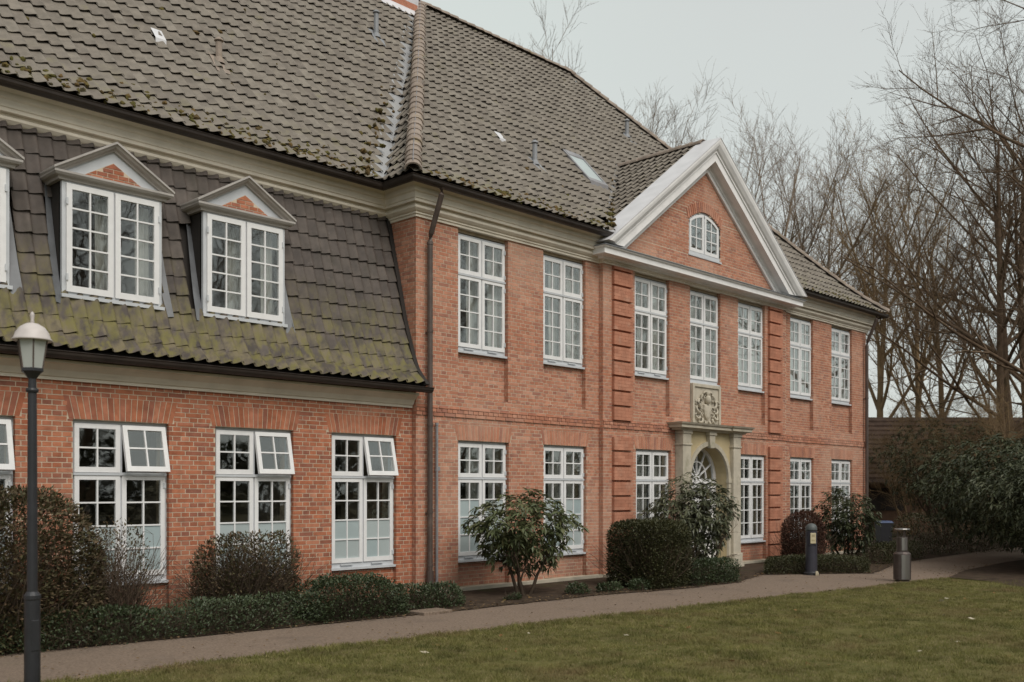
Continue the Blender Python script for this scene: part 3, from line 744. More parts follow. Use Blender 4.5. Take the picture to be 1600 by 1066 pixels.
# valley between wing roof and the hip face: x where the two surfaces meet
vp = []
for y in np.linspace(UWY - EO, RYY - .1, 26):
    zt = z_wing(0, y); lo, hi = -EO, TL - EO
    for _ in range(40):
        mid = (lo + hi)/2
        if zl(mid + EO) < zt: lo = mid
        else: hi = mid
    vp.append((lo, y, zt))
rings = []
for i, p in enumerate(vp):
    wdt = .17
    rings.append([(p[0] - .36, p[1], p[2] + .02), (p[0] - .30, p[1], p[2] + .05), (p[0], p[1], p[2] + .045), (p[0] + .06, p[1], p[2] + .12)])
m = MB().loft(rings, closed=False); m.build('valley_flashing', M['vlead'], roof)
pv = []
for t in np.linspace(0, 1, 14):
    x = CX - 3.35 + 3.35*t; zt = z_ped(x, 0); lo, hi = -EO, 4.
    for _ in range(40):
        mid = (lo + hi)/2
        if z_front(0, mid) < zt: lo = mid
        else: hi = mid
    pv.append((x, lo, zt))
MB().loft([[(p[0] - .12, p[1], p[2] + .06), (p[0], p[1], p[2] + .03), (p[0] + .1, p[1] - .02, p[2] + .10)] for p in pv], closed=False).build('valley_flashing', M['lead'], roof)
# skylight, vent pipes, pale tile, chimney
def on_front(x, y, h=0): return (x, y, z_front(x, y) + h)
m = MB()
def skq(x0, x1, y0, y1, h0, h1, mb):
    P = [(x0, y0), (x1, y0), (x1, y1), (x0, y1)]
    mb.add([on_front(*p, h0) for p in P] + [on_front(*p, h1) for p in P], [(0,3,2,1),(4,5,6,7),(0,1,5,4),(1,2,6,5),(2,3,7,6),(3,0,4,7)])
skq(5.75, 5.81, 1.18, 1.93, 0, .13, m); skq(6.31, 6.37, 1.18, 1.93, 0, .13, m); skq(5.81, 6.31, 1.18, 1.26, .001, .129, m); skq(5.81, 6.31, 1.83, 1.93, .001, .14, m)
sk = m.build('skylight', M['zinc'], roof)
m = MB(); skq(5.81, 6.31, 1.26, 1.83, .09, .11, m); m.build('pane', M['film'], sk)
def vent(x, y, fz, h=.42, mat='lead'):
    z = fz(x, y); m = MB().tube([(x, y, z - .05), (x, y - .0, z + .12), (x, y, z + h)], .05, 10)
    m.lathe([(.03, 0), (.075, 0), (.06, .03), (.02, .06)], 12, (x, y, z + h + .02)); m.lathe([(.10, 0), (.055, .1), (.052, .1), (.09, .0)], 12, (x, y, z + .0))
    m.add([(x-.15, y-.22, fz(x, y-.22)+.06), (x+.15, y-.22, fz(x, y-.22)+.06), (x+.13, y+.1, fz(x, y+.1)+.07), (x-.13, y+.1, fz(x, y+.1)+.07)], [(0,1,2,3)])
    m.build('vent_pipe', M[mat], roof, smooth=False)
vent(4.1, 1.22, z_front); vent(10.3, 3.7, z_front); vent(2.38, 4.05, z_wing, .5); vent(-2.36, 1.95, z_wing, .34, 'ridge')
for x, y, f in ((-3.41, 1.92, z_wing), (3.45, 1.55, z_front)):
    m = MB().add([(x, y, f(x, y)+.105), (x+.17, y, f(x, y)+.105), (x+.17, y+.16, f(x, y+.16)+.105), (x, y+.16, f(x, y+.16)+.105)], [(0,1,2,3)])
    m.add([(x, y, f(x, y)+.105), (x+.17, y, f(x, y)+.105), (x+.17, y, f(x, y)+.03), (x, y, f(x, y)+.03)], [(3,2,1,0)]); m.build('glass_tile', M['leadw'], roof)
m = MB().box(3.75, 4.6, 5.35, 6.3, 11.6, 14.4); ch = m.build('chimney', M['brickm'], roof)
MB().add([(3.45, 5.20, z_wing(0, 5.2)+.09), (4.62, 5.20, z_wing(0, 5.2)+.09), (4.62, 5.36, z_wing(0, 5.36)+.12), (3.45, 5.36, z_wing(0, 5.36)+.12), (3.62, 5.335, 13.02), (4.62, 5.335, 13.02)], [(0,1,2,3),(3,2,5,4)]).build('chimney_flashing', M['leadw'], roof)

# moss cushions on the lower rows and in the valleys
def lumps(pts, rmin, rmax):
    ico = []
    t = (1 + 5**.5)/2
    iv = np.array([(-1,t,0),(1,t,0),(-1,-t,0),(1,-t,0),(0,-1,t),(0,1,t),(0,-1,-t),(0,1,-t),(t,0,-1),(t,0,1),(-t,0,-1),(-t,0,1)])/math.sqrt(1+t*t)
    iF = np.array([(0,11,5),(0,5,1),(0,1,7),(0,7,10),(0,10,11),(1,5,9),(5,11,4),(11,10,2),(10,7,6),(7,1,8),(3,9,4),(3,4,2),(3,2,6),(3,6,8),(3,8,9),(4,9,5),(2,4,11),(6,2,10),(8,6,7),(9,8,1)])
    Vs, Fs, Ts = [], [], []
    for i, p in enumerate(pts):
        r = nrg.uniform(rmin, rmax); sc = nrg.uniform(.6, 1.3, 3)*r
        Vs.append(iv*sc*nrg.uniform(.7, 1.3, (12, 1)) + p); Fs.append(iF + 12*i); Ts += [nrg.random()]*20
    return np.concatenate(Vs), np.concatenate(Fs), Ts
mp = []
for i in range(300):
    x = nrg.uniform(-8, -.5); y = UWY - EO + abs(nrg.normal(0, .22)); mp.append((x, y, z_wing(x, y) + .05))
for i in range(170):
    x = nrg.uniform(-.2, 4.4); y = -EO + abs(nrg.normal(0, .15)); mp.append((x, y, z_front(x, y) + .05))
for i in range(90):
    x = nrg.uniform(11.9, 16.2); y = -EO + abs(nrg.normal(0, .15)); mp.append((x, y, z_front(x, y) + .05))
for i in range(130):
    k = nrg.integers(0, 12); p = vp[k]; mp.append((p[0] - .42 + nrg.normal(0, .07) - abs(nrg.normal(0, .1)), p[1] + nrg.normal(0, .1), p[2] + .03))
for i in range(110):
    p = pv[min(13, int(abs(nrg.normal(0, 3))))]; mp.append((p[0] - .05 + nrg.normal(0, .06), p[1] + nrg.normal(0, .05), p[2] + .06))
for i in range(45):
    x = nrg.uniform(-7, -1); y = nrg.uniform(.4, 3.5); mp.append((x, y, z_wing(x, y) + .04))
for i in range(35):
    x = nrg.uniform(1, 11); y = nrg.uniform(.4, 3.5)
    if -EO + x > y - .2 and z_ped(x, y) < z_front(x, y): mp.append((x, y, z_front(x, y) + .04))
V, F, T = lumps(np.array(mp), .018, .05)
o = obj('moss', mesh_np('moss', V, F, T), M['moss'], house); o['kind'] = 'stuff'

# ------------------------------------------------------------------ dormers
DY = .15
def dormer(x, small):
    d = thing('dormer', None, None); d.parent = house
    w, h = DOW, DZ1 - DZ0
    for a, b in ((0, .05), (w-.05, w)):
        MB().prism([(DY+.05, DZ0), (my(DZ0)+.05, DZ0), (my(4.6)+.06, 4.6), (my(5.2)+.06, 5.2), (.80, 5.66), (DY+.05, 5.5)], x+a, x+b, axis=0).build('cheek', M['core'], d)
    for s in (0, 1):
        rr = []
        for z in (DZ0 - .12, 4.3, 4.6, 5.0, 5.4):
            y = my(z); e = x - .0 if s == 0 else x + w
            q = -1 if s == 0 else 1
            rr.append([(e + q*.005, y - .045, z), (e + q*(.13 - (z - DZ0)*.04), y - .075, z + .02)])
        MB().loft(rr, closed=False).build('flashing', M['dlead'], d)
    m = MB(); fw = .06
    m.box(x, x+fw, DY, DY+.08, DZ0, DZ1).box(x+w-fw, x+w, DY, DY+.08, DZ0, DZ1).box(x+fw, x+w-fw, DY, DY+.08, DZ1-.04, DZ1).box(x+fw, x+w-fw, DY-.005, DY+.08, DZ0, DZ0+.05).box(x+w/2-.025, x+w/2+.025, DY, DY+.08, DZ0+.05, DZ1-.04)
    m.build('frame', M['frame'], d)
    MB().box(x-.02, x+w+.02, DY-.05, DY+.02, DZ0-.03, DZ0+.012).build('sill', M['frame'], d)
    for hz in (.18, 1.1):
        for hx in (.035, w-.06): MB().box(x+hx, x+hx+.025, DY-.045, DY-.03, DZ0+hz, DZ0+hz+.08).build('hinge', M['frame'], d)
    e = thing('window_origin', None, None) if False else d
    for a, b in ((fw-.015, w/2-.012), (w/2+.012, w-fw+.015)):
        casement(e, x+a, x+b, DZ0+.045, DZ1-.03, 2, 5, DY-.03, st=.068, mu=.02, small=(0, 0, 0) if small else None)
    # level cornice and little pediment
    cp = [(-.04, DZ1), (.03, DZ1), (.04, DZ1+.03), (.08, DZ1+.045), (.10, DZ1+.07), (.10, DZ1+.095), (-.04, DZ1+.095)]
    MB().sweep([(x-.02, .75), (x-.02, DY), (x+w+.02, DY), (x+w+.02, .75)], cp).build('cornice', M['dcorn'], d)
    zc = DZ1+.10; cxx = x+w/2; hw = w/2+.13; ap = 5.985; sl = (ap - zc)/hw
    gb = MB().prism([(cxx-hw+.12, zc-.005), (cxx+hw-.12, zc-.005), (cxx, ap-.05)], DY+.01, DY+.06); gb.build('gable_board', M['frame'], d)
    bm = MB()
    bm.prism([(cxx-.41, zc-.004), (cxx+.41, zc-.004), (cxx, zc+.41*.60)], DY+.002, DY+.009, t=.5); bm.build('mortar_bed', M['mortar'], d)
    bb = MB(); k = 0; z = zc
    while z < zc + .165:
        half = .39 - (z + .024 - zc)/.60; off = (.06 if k % 2 else 0); j = -4
        while j < 4:
            a0, a1 = max(-half, j*.135 + off + .005), min(half, (j+1)*.135 + off - .005); j += 1
            hb, ht = .40 - (z + .003 - zc)/.60, max(.001, .40 - (z + .047 - zc)/.60); b0, b1 = j*.135 + off - .13, j*.135 + off - .005
            q0, q1, q2, q3 = max(-hb, b0), min(hb, b1), min(ht, b1), max(-ht, b0)
            if q1 - q0 > .015 and q2 - q3 > .001: bb.prism([(cxx+q0, z+.003), (cxx+q1, z+.003), (cxx+q2, z+.047), (cxx+q3, z+.047)], DY-.004, DY+.003, t=nrg.random())
        z += .056; k += 1
    wt = .40 - (z + .003 - zc)/.60; bb.prism([(cxx-wt, z+.003), (cxx+wt, z+.003), (cxx, zc+.238)], DY-.004, DY+.003, t=nrg.random())
    bb.build('brick_infill', M['brick'], d)
    for sg in (-1, 1):
        lo, hi = [], []
        for y, p in [(DY+.02, -.075), (DY-.02, -.075), (DY-.03, -.05), (DY-.07, -.035), (DY-.09, -.005), (DY-.11, .0), (DY-.11, .028), (.95, .028), (.95, -.03), (DY+.02, -.03)]:
            za = ap + p; lo.append((cxx + sg*(hw + min(0, p)*.4), y, za - sl*(hw + min(0, p)*.4))); hi.append((cxx, y, za))
        MB().loft([lo, hi] if sg > 0 else [hi, lo]).build('gable_roof', M['dcorn'], d)
    return d
for x in DOX:
    dormer(x, x < -8)

# ------------------------------------------------------------------ portal, door, coat of arms
portal = thing('portal', None, None); portal.parent = house
m = MB(); AR, AZ = .745, 1.90; PF = RY - .10
N_ = 16
for sg in (-1, 1):                                        # pilasters with base, necking and capital
    a, b = CX + sg*.83, CX + sg*1.13; a, b = min(a, b), max(a, b)
    MB().box(a, b, PF - .10, RY, .28, 2.62).box(a-.03, b+.03, PF-.13, RY, -.05, .28).box(a-.02, b+.02, PF-.12, RY, 2.62, 2.66).box(a, b, PF-.105, RY, 2.66, 2.86).box(a-.025, b+.025, PF-.125, RY, 2.86, 2.93).build('pilaster', M['stone'], portal, bevel=.008)
pl = MB()                                                 # stucco field round the arch
for i in range(N_):
    t0, t1 = math.pi*i/N_, math.pi*(i+1)/N_
    p0, p1 = (CX + AR*math.cos(t0), AZ + AR*math.sin(t0)), (CX + AR*math.cos(t1), AZ + AR*math.sin(t1))
    pl.prism([p0, (p0[0], 2.93), (p1[0], 2.93), p1], PF, RY + .1)
for sg in (-1, 1):
    a, b = sorted((CX + sg*AR, CX + sg*.83)); pl.box(a, b, PF, RY + .1, 0, 2.93)
pl.build('arch_panel', M['stucco'], portal)
av = MB()
for i in range(N_):
    t0, t1 = math.pi*i/N_, math.pi*(i+1)/N_
    q = lambda r, t: (CX + r*math.cos(t), AZ + r*math.sin(t))
    av.prism([q(AR-.01, t0), q(AR+.085, t0), q(AR+.085, t1), q(AR-.01, t1)], PF - .035, PF + .02)
for sg in (-1, 1):
    a, b = sorted((CX + sg*(AR-.012), CX + sg*(AR+.083))); av.box(a, b, PF-.034, PF+.02, .0, AZ-.06); av.box(a-.02, b+.02, PF-.05, PF+.02, AZ-.06, AZ+.02)
av.build('archivolt', M['stone'], portal)
ks = MB().prism([(CX-.075, AZ+AR-.06), (CX+.075, AZ+AR-.06), (CX+.115, 2.86), (CX-.115, 2.86)], PF-.09, PF).box(CX-.14, CX+.14, PF-.11, PF, 2.86, 2.93); ks.build('keystone', M['stone'], portal, bevel=.006)
rv = MB()                                                 # deep reveal of the doorway
for i in range(N_):
    t0, t1 = math.pi*i/N_, math.pi*(i+1)/N_
    q = lambda r, t: (CX + r*math.cos(t), AZ + r*math.sin(t))
    rv.prism([q(AR, t0), q(AR+.04, t0), q(AR+.04, t1), q(AR, t1)], RY+.09, RY+.5)
for sg in (-1, 1):
    a, b = sorted((CX + sg*AR, CX + sg*(AR+.04))); rv.box(a, b, RY+.09, RY+.5, 0, AZ)
rv.build('reveal', M['stucco'], portal)
ent = [(-.05, 2.93), (.14, 2.93), (.16, 2.96), (.25, 2.98), (.25, 3.03), (.28, 3.05), (.30, 3.085), (-.05, 3.11)]
MB().sweep([(CX-1.13, RY+.02), (CX-1.13, RY-.09), (CX-.84, RY-.09), (CX-.84, RY-.05), (CX+.84, RY-.05), (CX+.84, RY-.09), (CX+1.13, RY-.09), (CX+1.13, RY+.02)], ent).build('entablature', M['stone'], portal)
MB().box(CX-.86, CX+.86, PF-.35, RY+.5, -.1, .07).build('door_step', M['stone'], portal)
# double door and fanlight
dy = RY + .20
door = MB().box(CX-AR, CX-AR+.07, dy, dy+.08, .07, AZ).box(CX+AR-.07, CX+AR, dy, dy+.08, .07, AZ).box(CX-AR+.07, CX+AR-.07, dy-.02, dy+.08, AZ-.08, AZ+.03).build('door_frame', M['white'], portal)
for sg in (-1, 1):
    a, b = sorted((CX + sg*.012, CX + sg*(AR-.07))); lf = MB()
    lf.box(a, a+.10, dy+.01, dy+.06, .09, AZ-.09).box(b-.10, b, dy+.01, dy+.06, .09, AZ-.09).box(a+.1, b-.1, dy+.01, dy+.06, AZ-.19, AZ-.09).box(a+.1, b-.1, dy+.01, dy+.06, .09, .30).box(a+.1, b-.1, dy+.01, dy+.06, .80, .92).box(a+.1, b-.1, dy+.025, dy+.05, .30, .80)
    mid = (a+b)/2; lf.box(mid-.012, mid+.012, dy+.012, dy+.05, .92, AZ-.19)
    for q in (1.22, 1.47): lf.box(a+.1, b-.1, dy+.013, dy+.049, q-.012, q+.012)
    lf.build('door_leaf', M['white'], portal)
    for p, q in ((a+.1, mid-.012), (mid+.012, b-.1)):
        for z0_, z1_ in ((.92, 1.208), (1.232, 1.458), (1.482, AZ-.19)): MB().box(p, q, dy+.028, dy+.032, z0_, z1_).build('pane', M['glass'], portal)
MB().box(CX+.03, CX+.05, dy-.05, dy+.01, 1.02, 1.05).box(CX+.03, CX+.13, dy-.06, dy-.045, 1.025, 1.045).build('door_handle', M['zinc'], portal)
fn = MB(); q = lambda r, t: (CX + r*math.cos(t), AZ+.03 + r*math.sin(t))
for i in range(N_):
    t0, t1 = math.pi*i/N_, math.pi*(i+1)/N_
    fn.prism([q(AR-.09, t0), q(AR-.005, t0), q(AR-.005, t1), q(AR-.09, t1)], dy, dy+.06)
    fn.prism([q(.36, t0), q(.385, t0), q(.385, t1), q(.36, t1)], dy+.012, dy+.045); fn.prism([q(.001, t0), q(.10, t0), q(.10, t1), q(.001, t1)], dy+.005, dy+.05)
for k in range(1, 6):
    t = math.pi*k/6; c, s = math.cos(t), math.sin(t); nx, nz_ = -s*.012, c*.012
    P_ = [(CX + c*.08 + nx, AZ+.03 + s*.08 + nz_), (CX + c*(AR-.07) + nx, AZ+.03 + s*(AR-.07) + nz_), (CX + c*(AR-.07) - nx, AZ+.03 + s*(AR-.07) - nz_), (CX + c*.08 - nx, AZ+.03 + s*.08 - nz_)]
    fn.prism(P_, dy+.010, dy+.047)
fn.build('fanlight', M['white'], portal)
MB().prism([q(AR-.06, math.pi*i/N_) for i in range(N_+1)], dy+.028, dy+.032).build('fanlight_glass', M['glass'], portal)
# coat of arms panel
AX0, AX1, A0, A1 = CX-.56, CX+.53, 3.115, 3.965
arms = MB().box(AX0, AX1, RY-.03, RY+RD, A0, A1).box(AX0, AX0+.07, RY-.065, RY-.03, A0, A1).box(AX1-.07, AX1, RY-.065, RY-.03, A0, A1).box(AX0+.07, AX1-.07, RY-.06, RY-.03, A1-.07, A1).build('coat_of_arms', M['stone'], house, bevel=.006)
cx0 = (AX0+AX1)/2; sy = RY-.03
sh = MB(); rings = []
outl = [(-.13, .16), (-.06, .175), (0, .165), (.06, .175), (.13, .16), (.14, .05), (.12, -.06), (.07, -.13), (0, -.18), (-.07, -.13), (-.12, -.06), (-.14, .05)]
for k, dd in ((1., 0), (.95, .045), (.7, .065), (.2, .075)): rings.append([(cx0 + x*k, sy - dd, 3.37 + z*k) for x, z in outl])
sh.loft(rings); sh.build('shield', M['stone'], arms)
for sg in (-1, 1):
    mt = MB()
    for (x, z, r, a0, a1, th) in ((.16,.30,.10,-40,200,.03),(.25,.20,.11,-90,160,.034),(.33,.06,.09,-120,150,.03),(.36,-.08,.085,-160,120,.028),(.27,-.17,.08,-200,60,.028),(.15,-.22,.07,-200,40,.026),(.21,.06,.07,-60,220,.026),(.20,-.05,.06,-100,180,.024),(.10,.38,.06,0,260,.022),(.40,.20,.07,-60,200,.022)):
        pts = []
        for i in range(9):
            aa = R(a0 + (a1-a0)*i/8); rr = r*(1 - .55*i/8)
            pts.append((cx0 + sg*(x + rr*math.cos(aa)), sy - .03 - .02*math.sin(i*.9), 3.37 + z + rr*math.sin(aa)))
        mt.tube(pts, [th*(1-.5*i/8) for i in range(9)], 6)
    mt.build('mantling', M['stone'], arms, smooth=True)
cs = MB().lathe([(.005,-.09),(.05,-.08),(.075,-.02),(.07,.05),(.04,.09),(.005,.10)], 12, (cx0, sy-.05, 3.63))
for a in (-50, -25, 0, 25, 50): cs.tube([(cx0 + .02*math.sin(R(a)), sy-.04, 3.70), (cx0 + .08*math.sin(R(a)), sy-.05, 3.80), (cx0 + .13*math.sin(R(a))*(1.2), sy-.03, 3.86 - .03*abs(a)/50)], [.016, .02, .008], 6)
cs.build('crest', M['stone'], arms, smooth=True)

o = SMALLP.build('panes', M['glass'], house); o['kind'] = 'stuff'

# curtains hang inside: each is a thing of its own
def curtain_mesh(w, h, n=28, amp=.02):
    vs = []; 
    for z in (0, h*.5, h):
        for i in range(n+1): vs.append((w*i/n, amp*math.sin(i*1.25 + z) + amp*.5*math.sin(i*.47), z))
    fs = [(r*(n+1)+i, r*(n+1)+i+1, (r+1)*(n+1)+i+1, (r+1)*(n+1)+i) for r in range(2) for i in range(n)]
    return mesh_np('curtain', vs, fs, [.5]*len(fs), True)
CU = {}
def curtain(x, y, z, w, h, label, group):
    k = (round(w, 2), round(h, 2))
    if k not in CU: CU[k] = curtain_mesh(w, h); CU[k].materials.append(M['curtain'])
    o = obj('curtain', CU[k], None, None, (x, y, z)); tag(o, label, 'curtain', group)
for i, x in enumerate(UPX):
    y = (RY if 2 <= i <= 4 else 0) + .24
    full = i in (2, 4, 5, 6)
    for dx, ww in (((.42, .22), (.93, .22)) if not full else ((.40, .34), (.86, .30))):
        curtain(x + dx, y, UZ0 + .02, ww, 1.93, 'pale curtain inside the %s upper window counted from the mansard wing' % ('first', 'second', 'third', 'fourth', 'fifth', 'sixth', 'seventh')[i] if i != 3 else 'pale curtain inside the upper window right above the coat of arms', 'curtains of the upper floor')
for i, x in enumerate(DOX[4:]):
    for dx, ww in ((.50, .22), (1.02, .36)):
        curtain(x + dx, DY + .22, DZ0 + .02, ww, 1.30, ('white curtain inside the dormer window further from the two storey block', 'white curtain inside the dormer window next to the two storey block')[i], 'curtains of the dormers')
for i in (0, 1, 2, 4, 5, 6):
    y = (RY if 2 <= i <= 4 else 0) + .33
    for dx, ww in ((.50, .28), (1.04, .30)):
        curtain(LOX[i] + dx, y, LZ0 + .02, ww, 1.9, 'pale curtain inside the %s ground floor window counted from the corner downpipe' % {0: 'first', 1: 'second', 2: 'third', 4: 'fourth', 5: 'fifth', 6: 'sixth'}[i], 'curtains of the ground floor')

# ------------------------------------------------------------------ ground
def poly_sheet(name, pts, z, mat, sub=None):
    import bmesh
    bm = bmesh.new(); f = bm.faces.new([bm.verts.new((x, y, z)) for x, y in pts]); bmesh.ops.triangulate(bm, faces=[f])
    me = bpy.data.meshes.new(name); bm.to_mesh(me); bm.free()
    return struct(obj(name, me, mat))
poly_sheet('ground', [(-300, -300), (300, -300), (300, 300), (-300, 300)], -.05, M['field'])
FAR = [(-16, -.35), (-9, -1.0), (-6.5, -1.42), (-3.95, -1.75), (-1.0, -2.0), (2.0, -2.08), (3.8, -2.45), (5.6, -2.5), (6.4, -2.2), (7.35, -1.95), (8.2, -2.55), (9.2, -3.38), (10.2, -3.15), (12.3, -2.55), (20, -2.2), (30, -2.5)]
NEAR = [(-16, -2.8), (-6.65, -3.36), (-4.96, -3.40), (-1, -3.80), (3.38, -4.32), (7.4, -4.85), (9.1, -4.92), (10.85, -4.55), (14, -4.35), (20, -4.6), (30, -5)]
def smooth_line(P, n=6, jit=.03):
    o = []
    for a, b in zip(P, P[1:]):
        k = max(2, int(math.dist(a, b)/.22)); k = min(k, 60)
        for i in range(k): t = i/k; o.append((a[0]+(b[0]-a[0])*t, a[1]+(b[1]-a[1])*t + nrg.normal(0, jit)))
    return o + [P[-1]]
farl, nearl = smooth_line(FAR, jit=.012), smooth_line(NEAR, jit=.015)
def strip_sheet(name, line, y1, z, mat):
    V = [(x, y, z) for x, y in line] + [(x, y1, z) for x, y in line]; n_ = len(line)
    return struct(obj(name, mesh_np(name, V, [(i, i+1, n_+i+1, n_+i) for i in range(n_-1)], [.5]*(n_-1)), mat))
strip_sheet('path', [(p[0], p[1] - .35) for p in NEAR], .8, -.006, M['path'])
strip_sheet('flower_bed', farl, 14, .006, M['soil'])
# lawn: a gently uneven sheet, its edge against the path ragged
LB = [(8.9, -4.97), (8.6, -5.7), (7.5, -6.9), (5.4, -9.3), (2, -14), (-1, -18)]
def near_y(x): return float(np.interp(x, [p[0] for p in nearl], [p[1] for p in nearl]))
def lawn_right(y): return float(np.interp(-y, [-p[1] for p in LB], [p[0] for p in LB]))
def bumps(x, y): return .004*np.sin(x*1.7 + y*.9) + .003*np.sin(x*.6 - y*2.1 + 1) + .002*np.sin(x*4.1 + y*3.3)
mb = MB(); nx = 120; xs = np.linspace(-16, 9.2, nx); rows = 14
for i, x in enumerate(xs):
    y0 = near_y(x)
    for j in range(rows): t = j/(rows-1); y = y0 - (t**1.6)*26; mb.v.append((x, y, .012 + (bumps(x, y) + .012)*min(1, t*30)))
for i in range(nx-1):
    for j in range(rows-1): a = i*rows + j; mb.f.append((a, a+1, a+rows+1, a+rows)); mb.t.append(.5)
lawn = struct(mb.build('lawn', M['lawn'], smooth=True))
poly_sheet('mulch_bed', LB + [(-3, -29), (40, -29), (40, -5.3)] + [(p[0], p[1] - .02) for p in reversed(NEAR[6:])], .034, M['soil'])

def in_view(x, y, z, mu=60):
    dx, dy, dz = x - CAM[0], y - CAM[1], z - CAM[2]
    Z = dx*FW[0] + dy*FW[1]; u = 800 + 1556*(dx*RT[0] + dy*RT[1])/Z; v = 768 - 1556*dz/Z
    return (Z > 1) & (u > -mu) & (u < 1600 + mu) & (v < 1066 + mu) & (v > -mu)
nb = 900000
gx = nrg.uniform(-9, 9, nb); gy = nrg.uniform(-12, -3, nb)
ny = np.interp(gx, [p[0] for p in nearl], [p[1] for p in nearl]); lr = np.interp(-gy, [-p[1] for p in LB], [p[0] for p in LB])
fade = np.clip((lr + .5 - gx)/1.4, 0, 1)
keep = (gy < ny + .03 + nrg.normal(0, .05, nb)) & in_view(gx, gy, 0*gx, 40) & (nrg.random(nb) < .12 + .88*fade) & (gx < lr + 1.0)
dist = np.hypot(gx - CAM[0], gy - CAM[1]); keep &= nrg.random(nb) < np.clip(14/dist, .45, 1)
gx, gy = gx[keep], gy[keep]; nb = len(gx)
hgt = nrg.uniform(.010, .034, nb)*(1 + .25*np.sin(gx*3.1 + gy*2.3)*np.sin(gx*1.1 - gy*4.7)); cell = .11 + 0*gx; ci = np.floor((gx + .05*np.sin(gy*9))/.11).astype(int); cj = np.floor((gy + .05*np.sin(gx*8))/.11).astype(int)
crand = np.modf(np.abs(np.sin(ci*12.9898 + cj*78.233)*43758.5453))[0]; hgt *= .55 + 1.1*crand
az = nrg.uniform(0, 2*math.pi, nb); ln = nrg.uniform(.1, 1.1, nb)*hgt; az2 = nrg.uniform(0, 2*math.pi, nb); ln = ln*1.5
wd = nrg.uniform(.0025, .006, nb)*np.where(nrg.random(nb) < .01, 2.2, 1); bz = .012 + bumps(gx, gy)
V = np.zeros((nb, 3, 3)); V[:, 0] = np.stack([gx - np.cos(az)*wd, gy - np.sin(az)*wd, bz], 1); V[:, 1] = np.stack([gx + np.cos(az)*wd, gy + np.sin(az)*wd, bz], 1)
V[:, 2] = np.stack([gx + np.cos(az2)*ln, gy + np.sin(az2)*ln, bz + hgt + .008], 1)
grass = obj('grass', mesh_np('grass', V.reshape(-1, 3), np.arange(nb*3).reshape(-1, 3), (crand*.62 + nrg.random(nb)*.38)), M['blade'])
tag(grass, 'short mown green lawn grass beside the path', 'grass', kind='stuff')

# ------------------------------------------------------------------ foliage
def quat_frames(D, roll):
    """rows of unit axis D -> side, normal"""
    up = np.where(np.abs(D[:, 2:3]) > .95, np.array([[1., 0, 0]]), np.array([[0, 0, 1.]]))
    Sd = np.cross(D, up); Sd /= np.linalg.norm(Sd, axis=1, keepdims=True); Nn = np.cross(Sd, D)
    c, s = np.cos(roll)[:, None], np.sin(roll)[:, None]
    return Sd*c + Nn*s, Nn*c - Sd*s
def leaf_mesh(name, P, D, L, W, roll, droop=.25, fold=.25, tint=None, simple=False):
    n = len(P); Sd, Nn = quat_frames(D, roll); L = L[:, None]; W = W[:, None]
    B = P; T = P + D*L - Nn*L*droop; Lf = P + D*L*.5 + Sd*W*.5; Rt = P + D*L*.5 - Sd*W*.5
    if simple:
        V = np.stack([B, Rt, T, Lf], 1).reshape(-1, 3); F = np.arange(n*4).reshape(-1, 4); return mesh_np(name, V, F, tint)
    C_ = P + D*L*.52 - Nn*W*fold
    V = np.stack([B, Lf, C_, Rt, T], 1).reshape(-1, 3); i = np.arange(n)[:, None]*5
    F = np.concatenate([i + np.array([[0, 2, 1]]), i + np.array([[0, 3, 2]]), i + np.array([[1, 2, 4]]), i + np.array([[2, 3, 4]])], 1).reshape(-1, 3)
    return mesh_np(name, V, F, np.repeat(tint, 4))
def rand_dirs(n, up=0.):
    d = nrg.normal(0, 1, (n, 3)); d[:, 2] += up; return d/np.linalg.norm(d, axis=1, keepdims=True)

M['rhodo'] = mk('rhododendron_leaf', [(.032,.04,.017),(.045,.053,.024),(.058,.064,.032),(.038,.045,.02),(.085,.088,.048),(.05,.057,.026)], .42, 5, .3, 0, 1, .25, translucent=.12)
M['rhodo_light'] = mk('young_rhododendron_leaf', [(.072,.09,.038),(.10,.115,.05),(.08,.098,.042),(.13,.13,.058),(.09,.105,.046)], .42, 5, .3, 0, 1, .45, translucent=.15)
M['rhodo_sheen'] = mk('sheen_lightened_rhododendron_leaf', [(.062,.07,.036),(.085,.092,.05),(.07,.078,.04),(.12,.125,.07),(.10,.105,.058)], .34, 5, .3, 0, 1, .5, translucent=.12)  # grey-green leaf colour lightened to stand in for silvery gloss
M['box'] = mk('clipped_leaf', [(.045,.048,.019),(.058,.059,.024),(.036,.039,.016),(.078,.073,.03),(.05,.052,.021)], .55, 4, .3, 0, 1, .35, translucent=.12)
M['cover'] = mk('groundcover_leaf', [(.036,.052,.022),(.05,.068,.03),(.065,.085,.04),(.03,.044,.018)], .45, 4, .3, 0, 1, .4, translucent=.12)
M['privet'] = mk('privet_leaf', [(.10,.072,.04),(.075,.072,.03),(.125,.082,.048),(.09,.066,.036),(.06,.064,.027)], .6, 3, .3, 0, 1, .3, translucent=.12)
M['redleaf'] = mk('bronze_leaf', [(.085,.034,.024),(.065,.032,.022),(.10,.045,.028)], .6, 4, .3, 0, 1, .3, translucent=.12)
M['twig'] = mk('twig_bark', [(.085,.06,.042),(.065,.048,.035),(.10,.07,.05)], .85, 8, .3, .4, 60, .2)
M['bark'] = mk('tree_bark', [(.115,.078,.052),(.135,.092,.06)], .9, 5, .35, .8, 30, .15, stain=[((.085,.075,.035), 1.5, .55, .5)])
M['barkfar'] = mk('far_bark', [(.20,.155,.12),(.23,.178,.137)], .9, 3, .3, .4, 20, .1, stain=[((.21,.14,.07), .6, .5, .5)])  # bark colour paled so distant trees look hazier
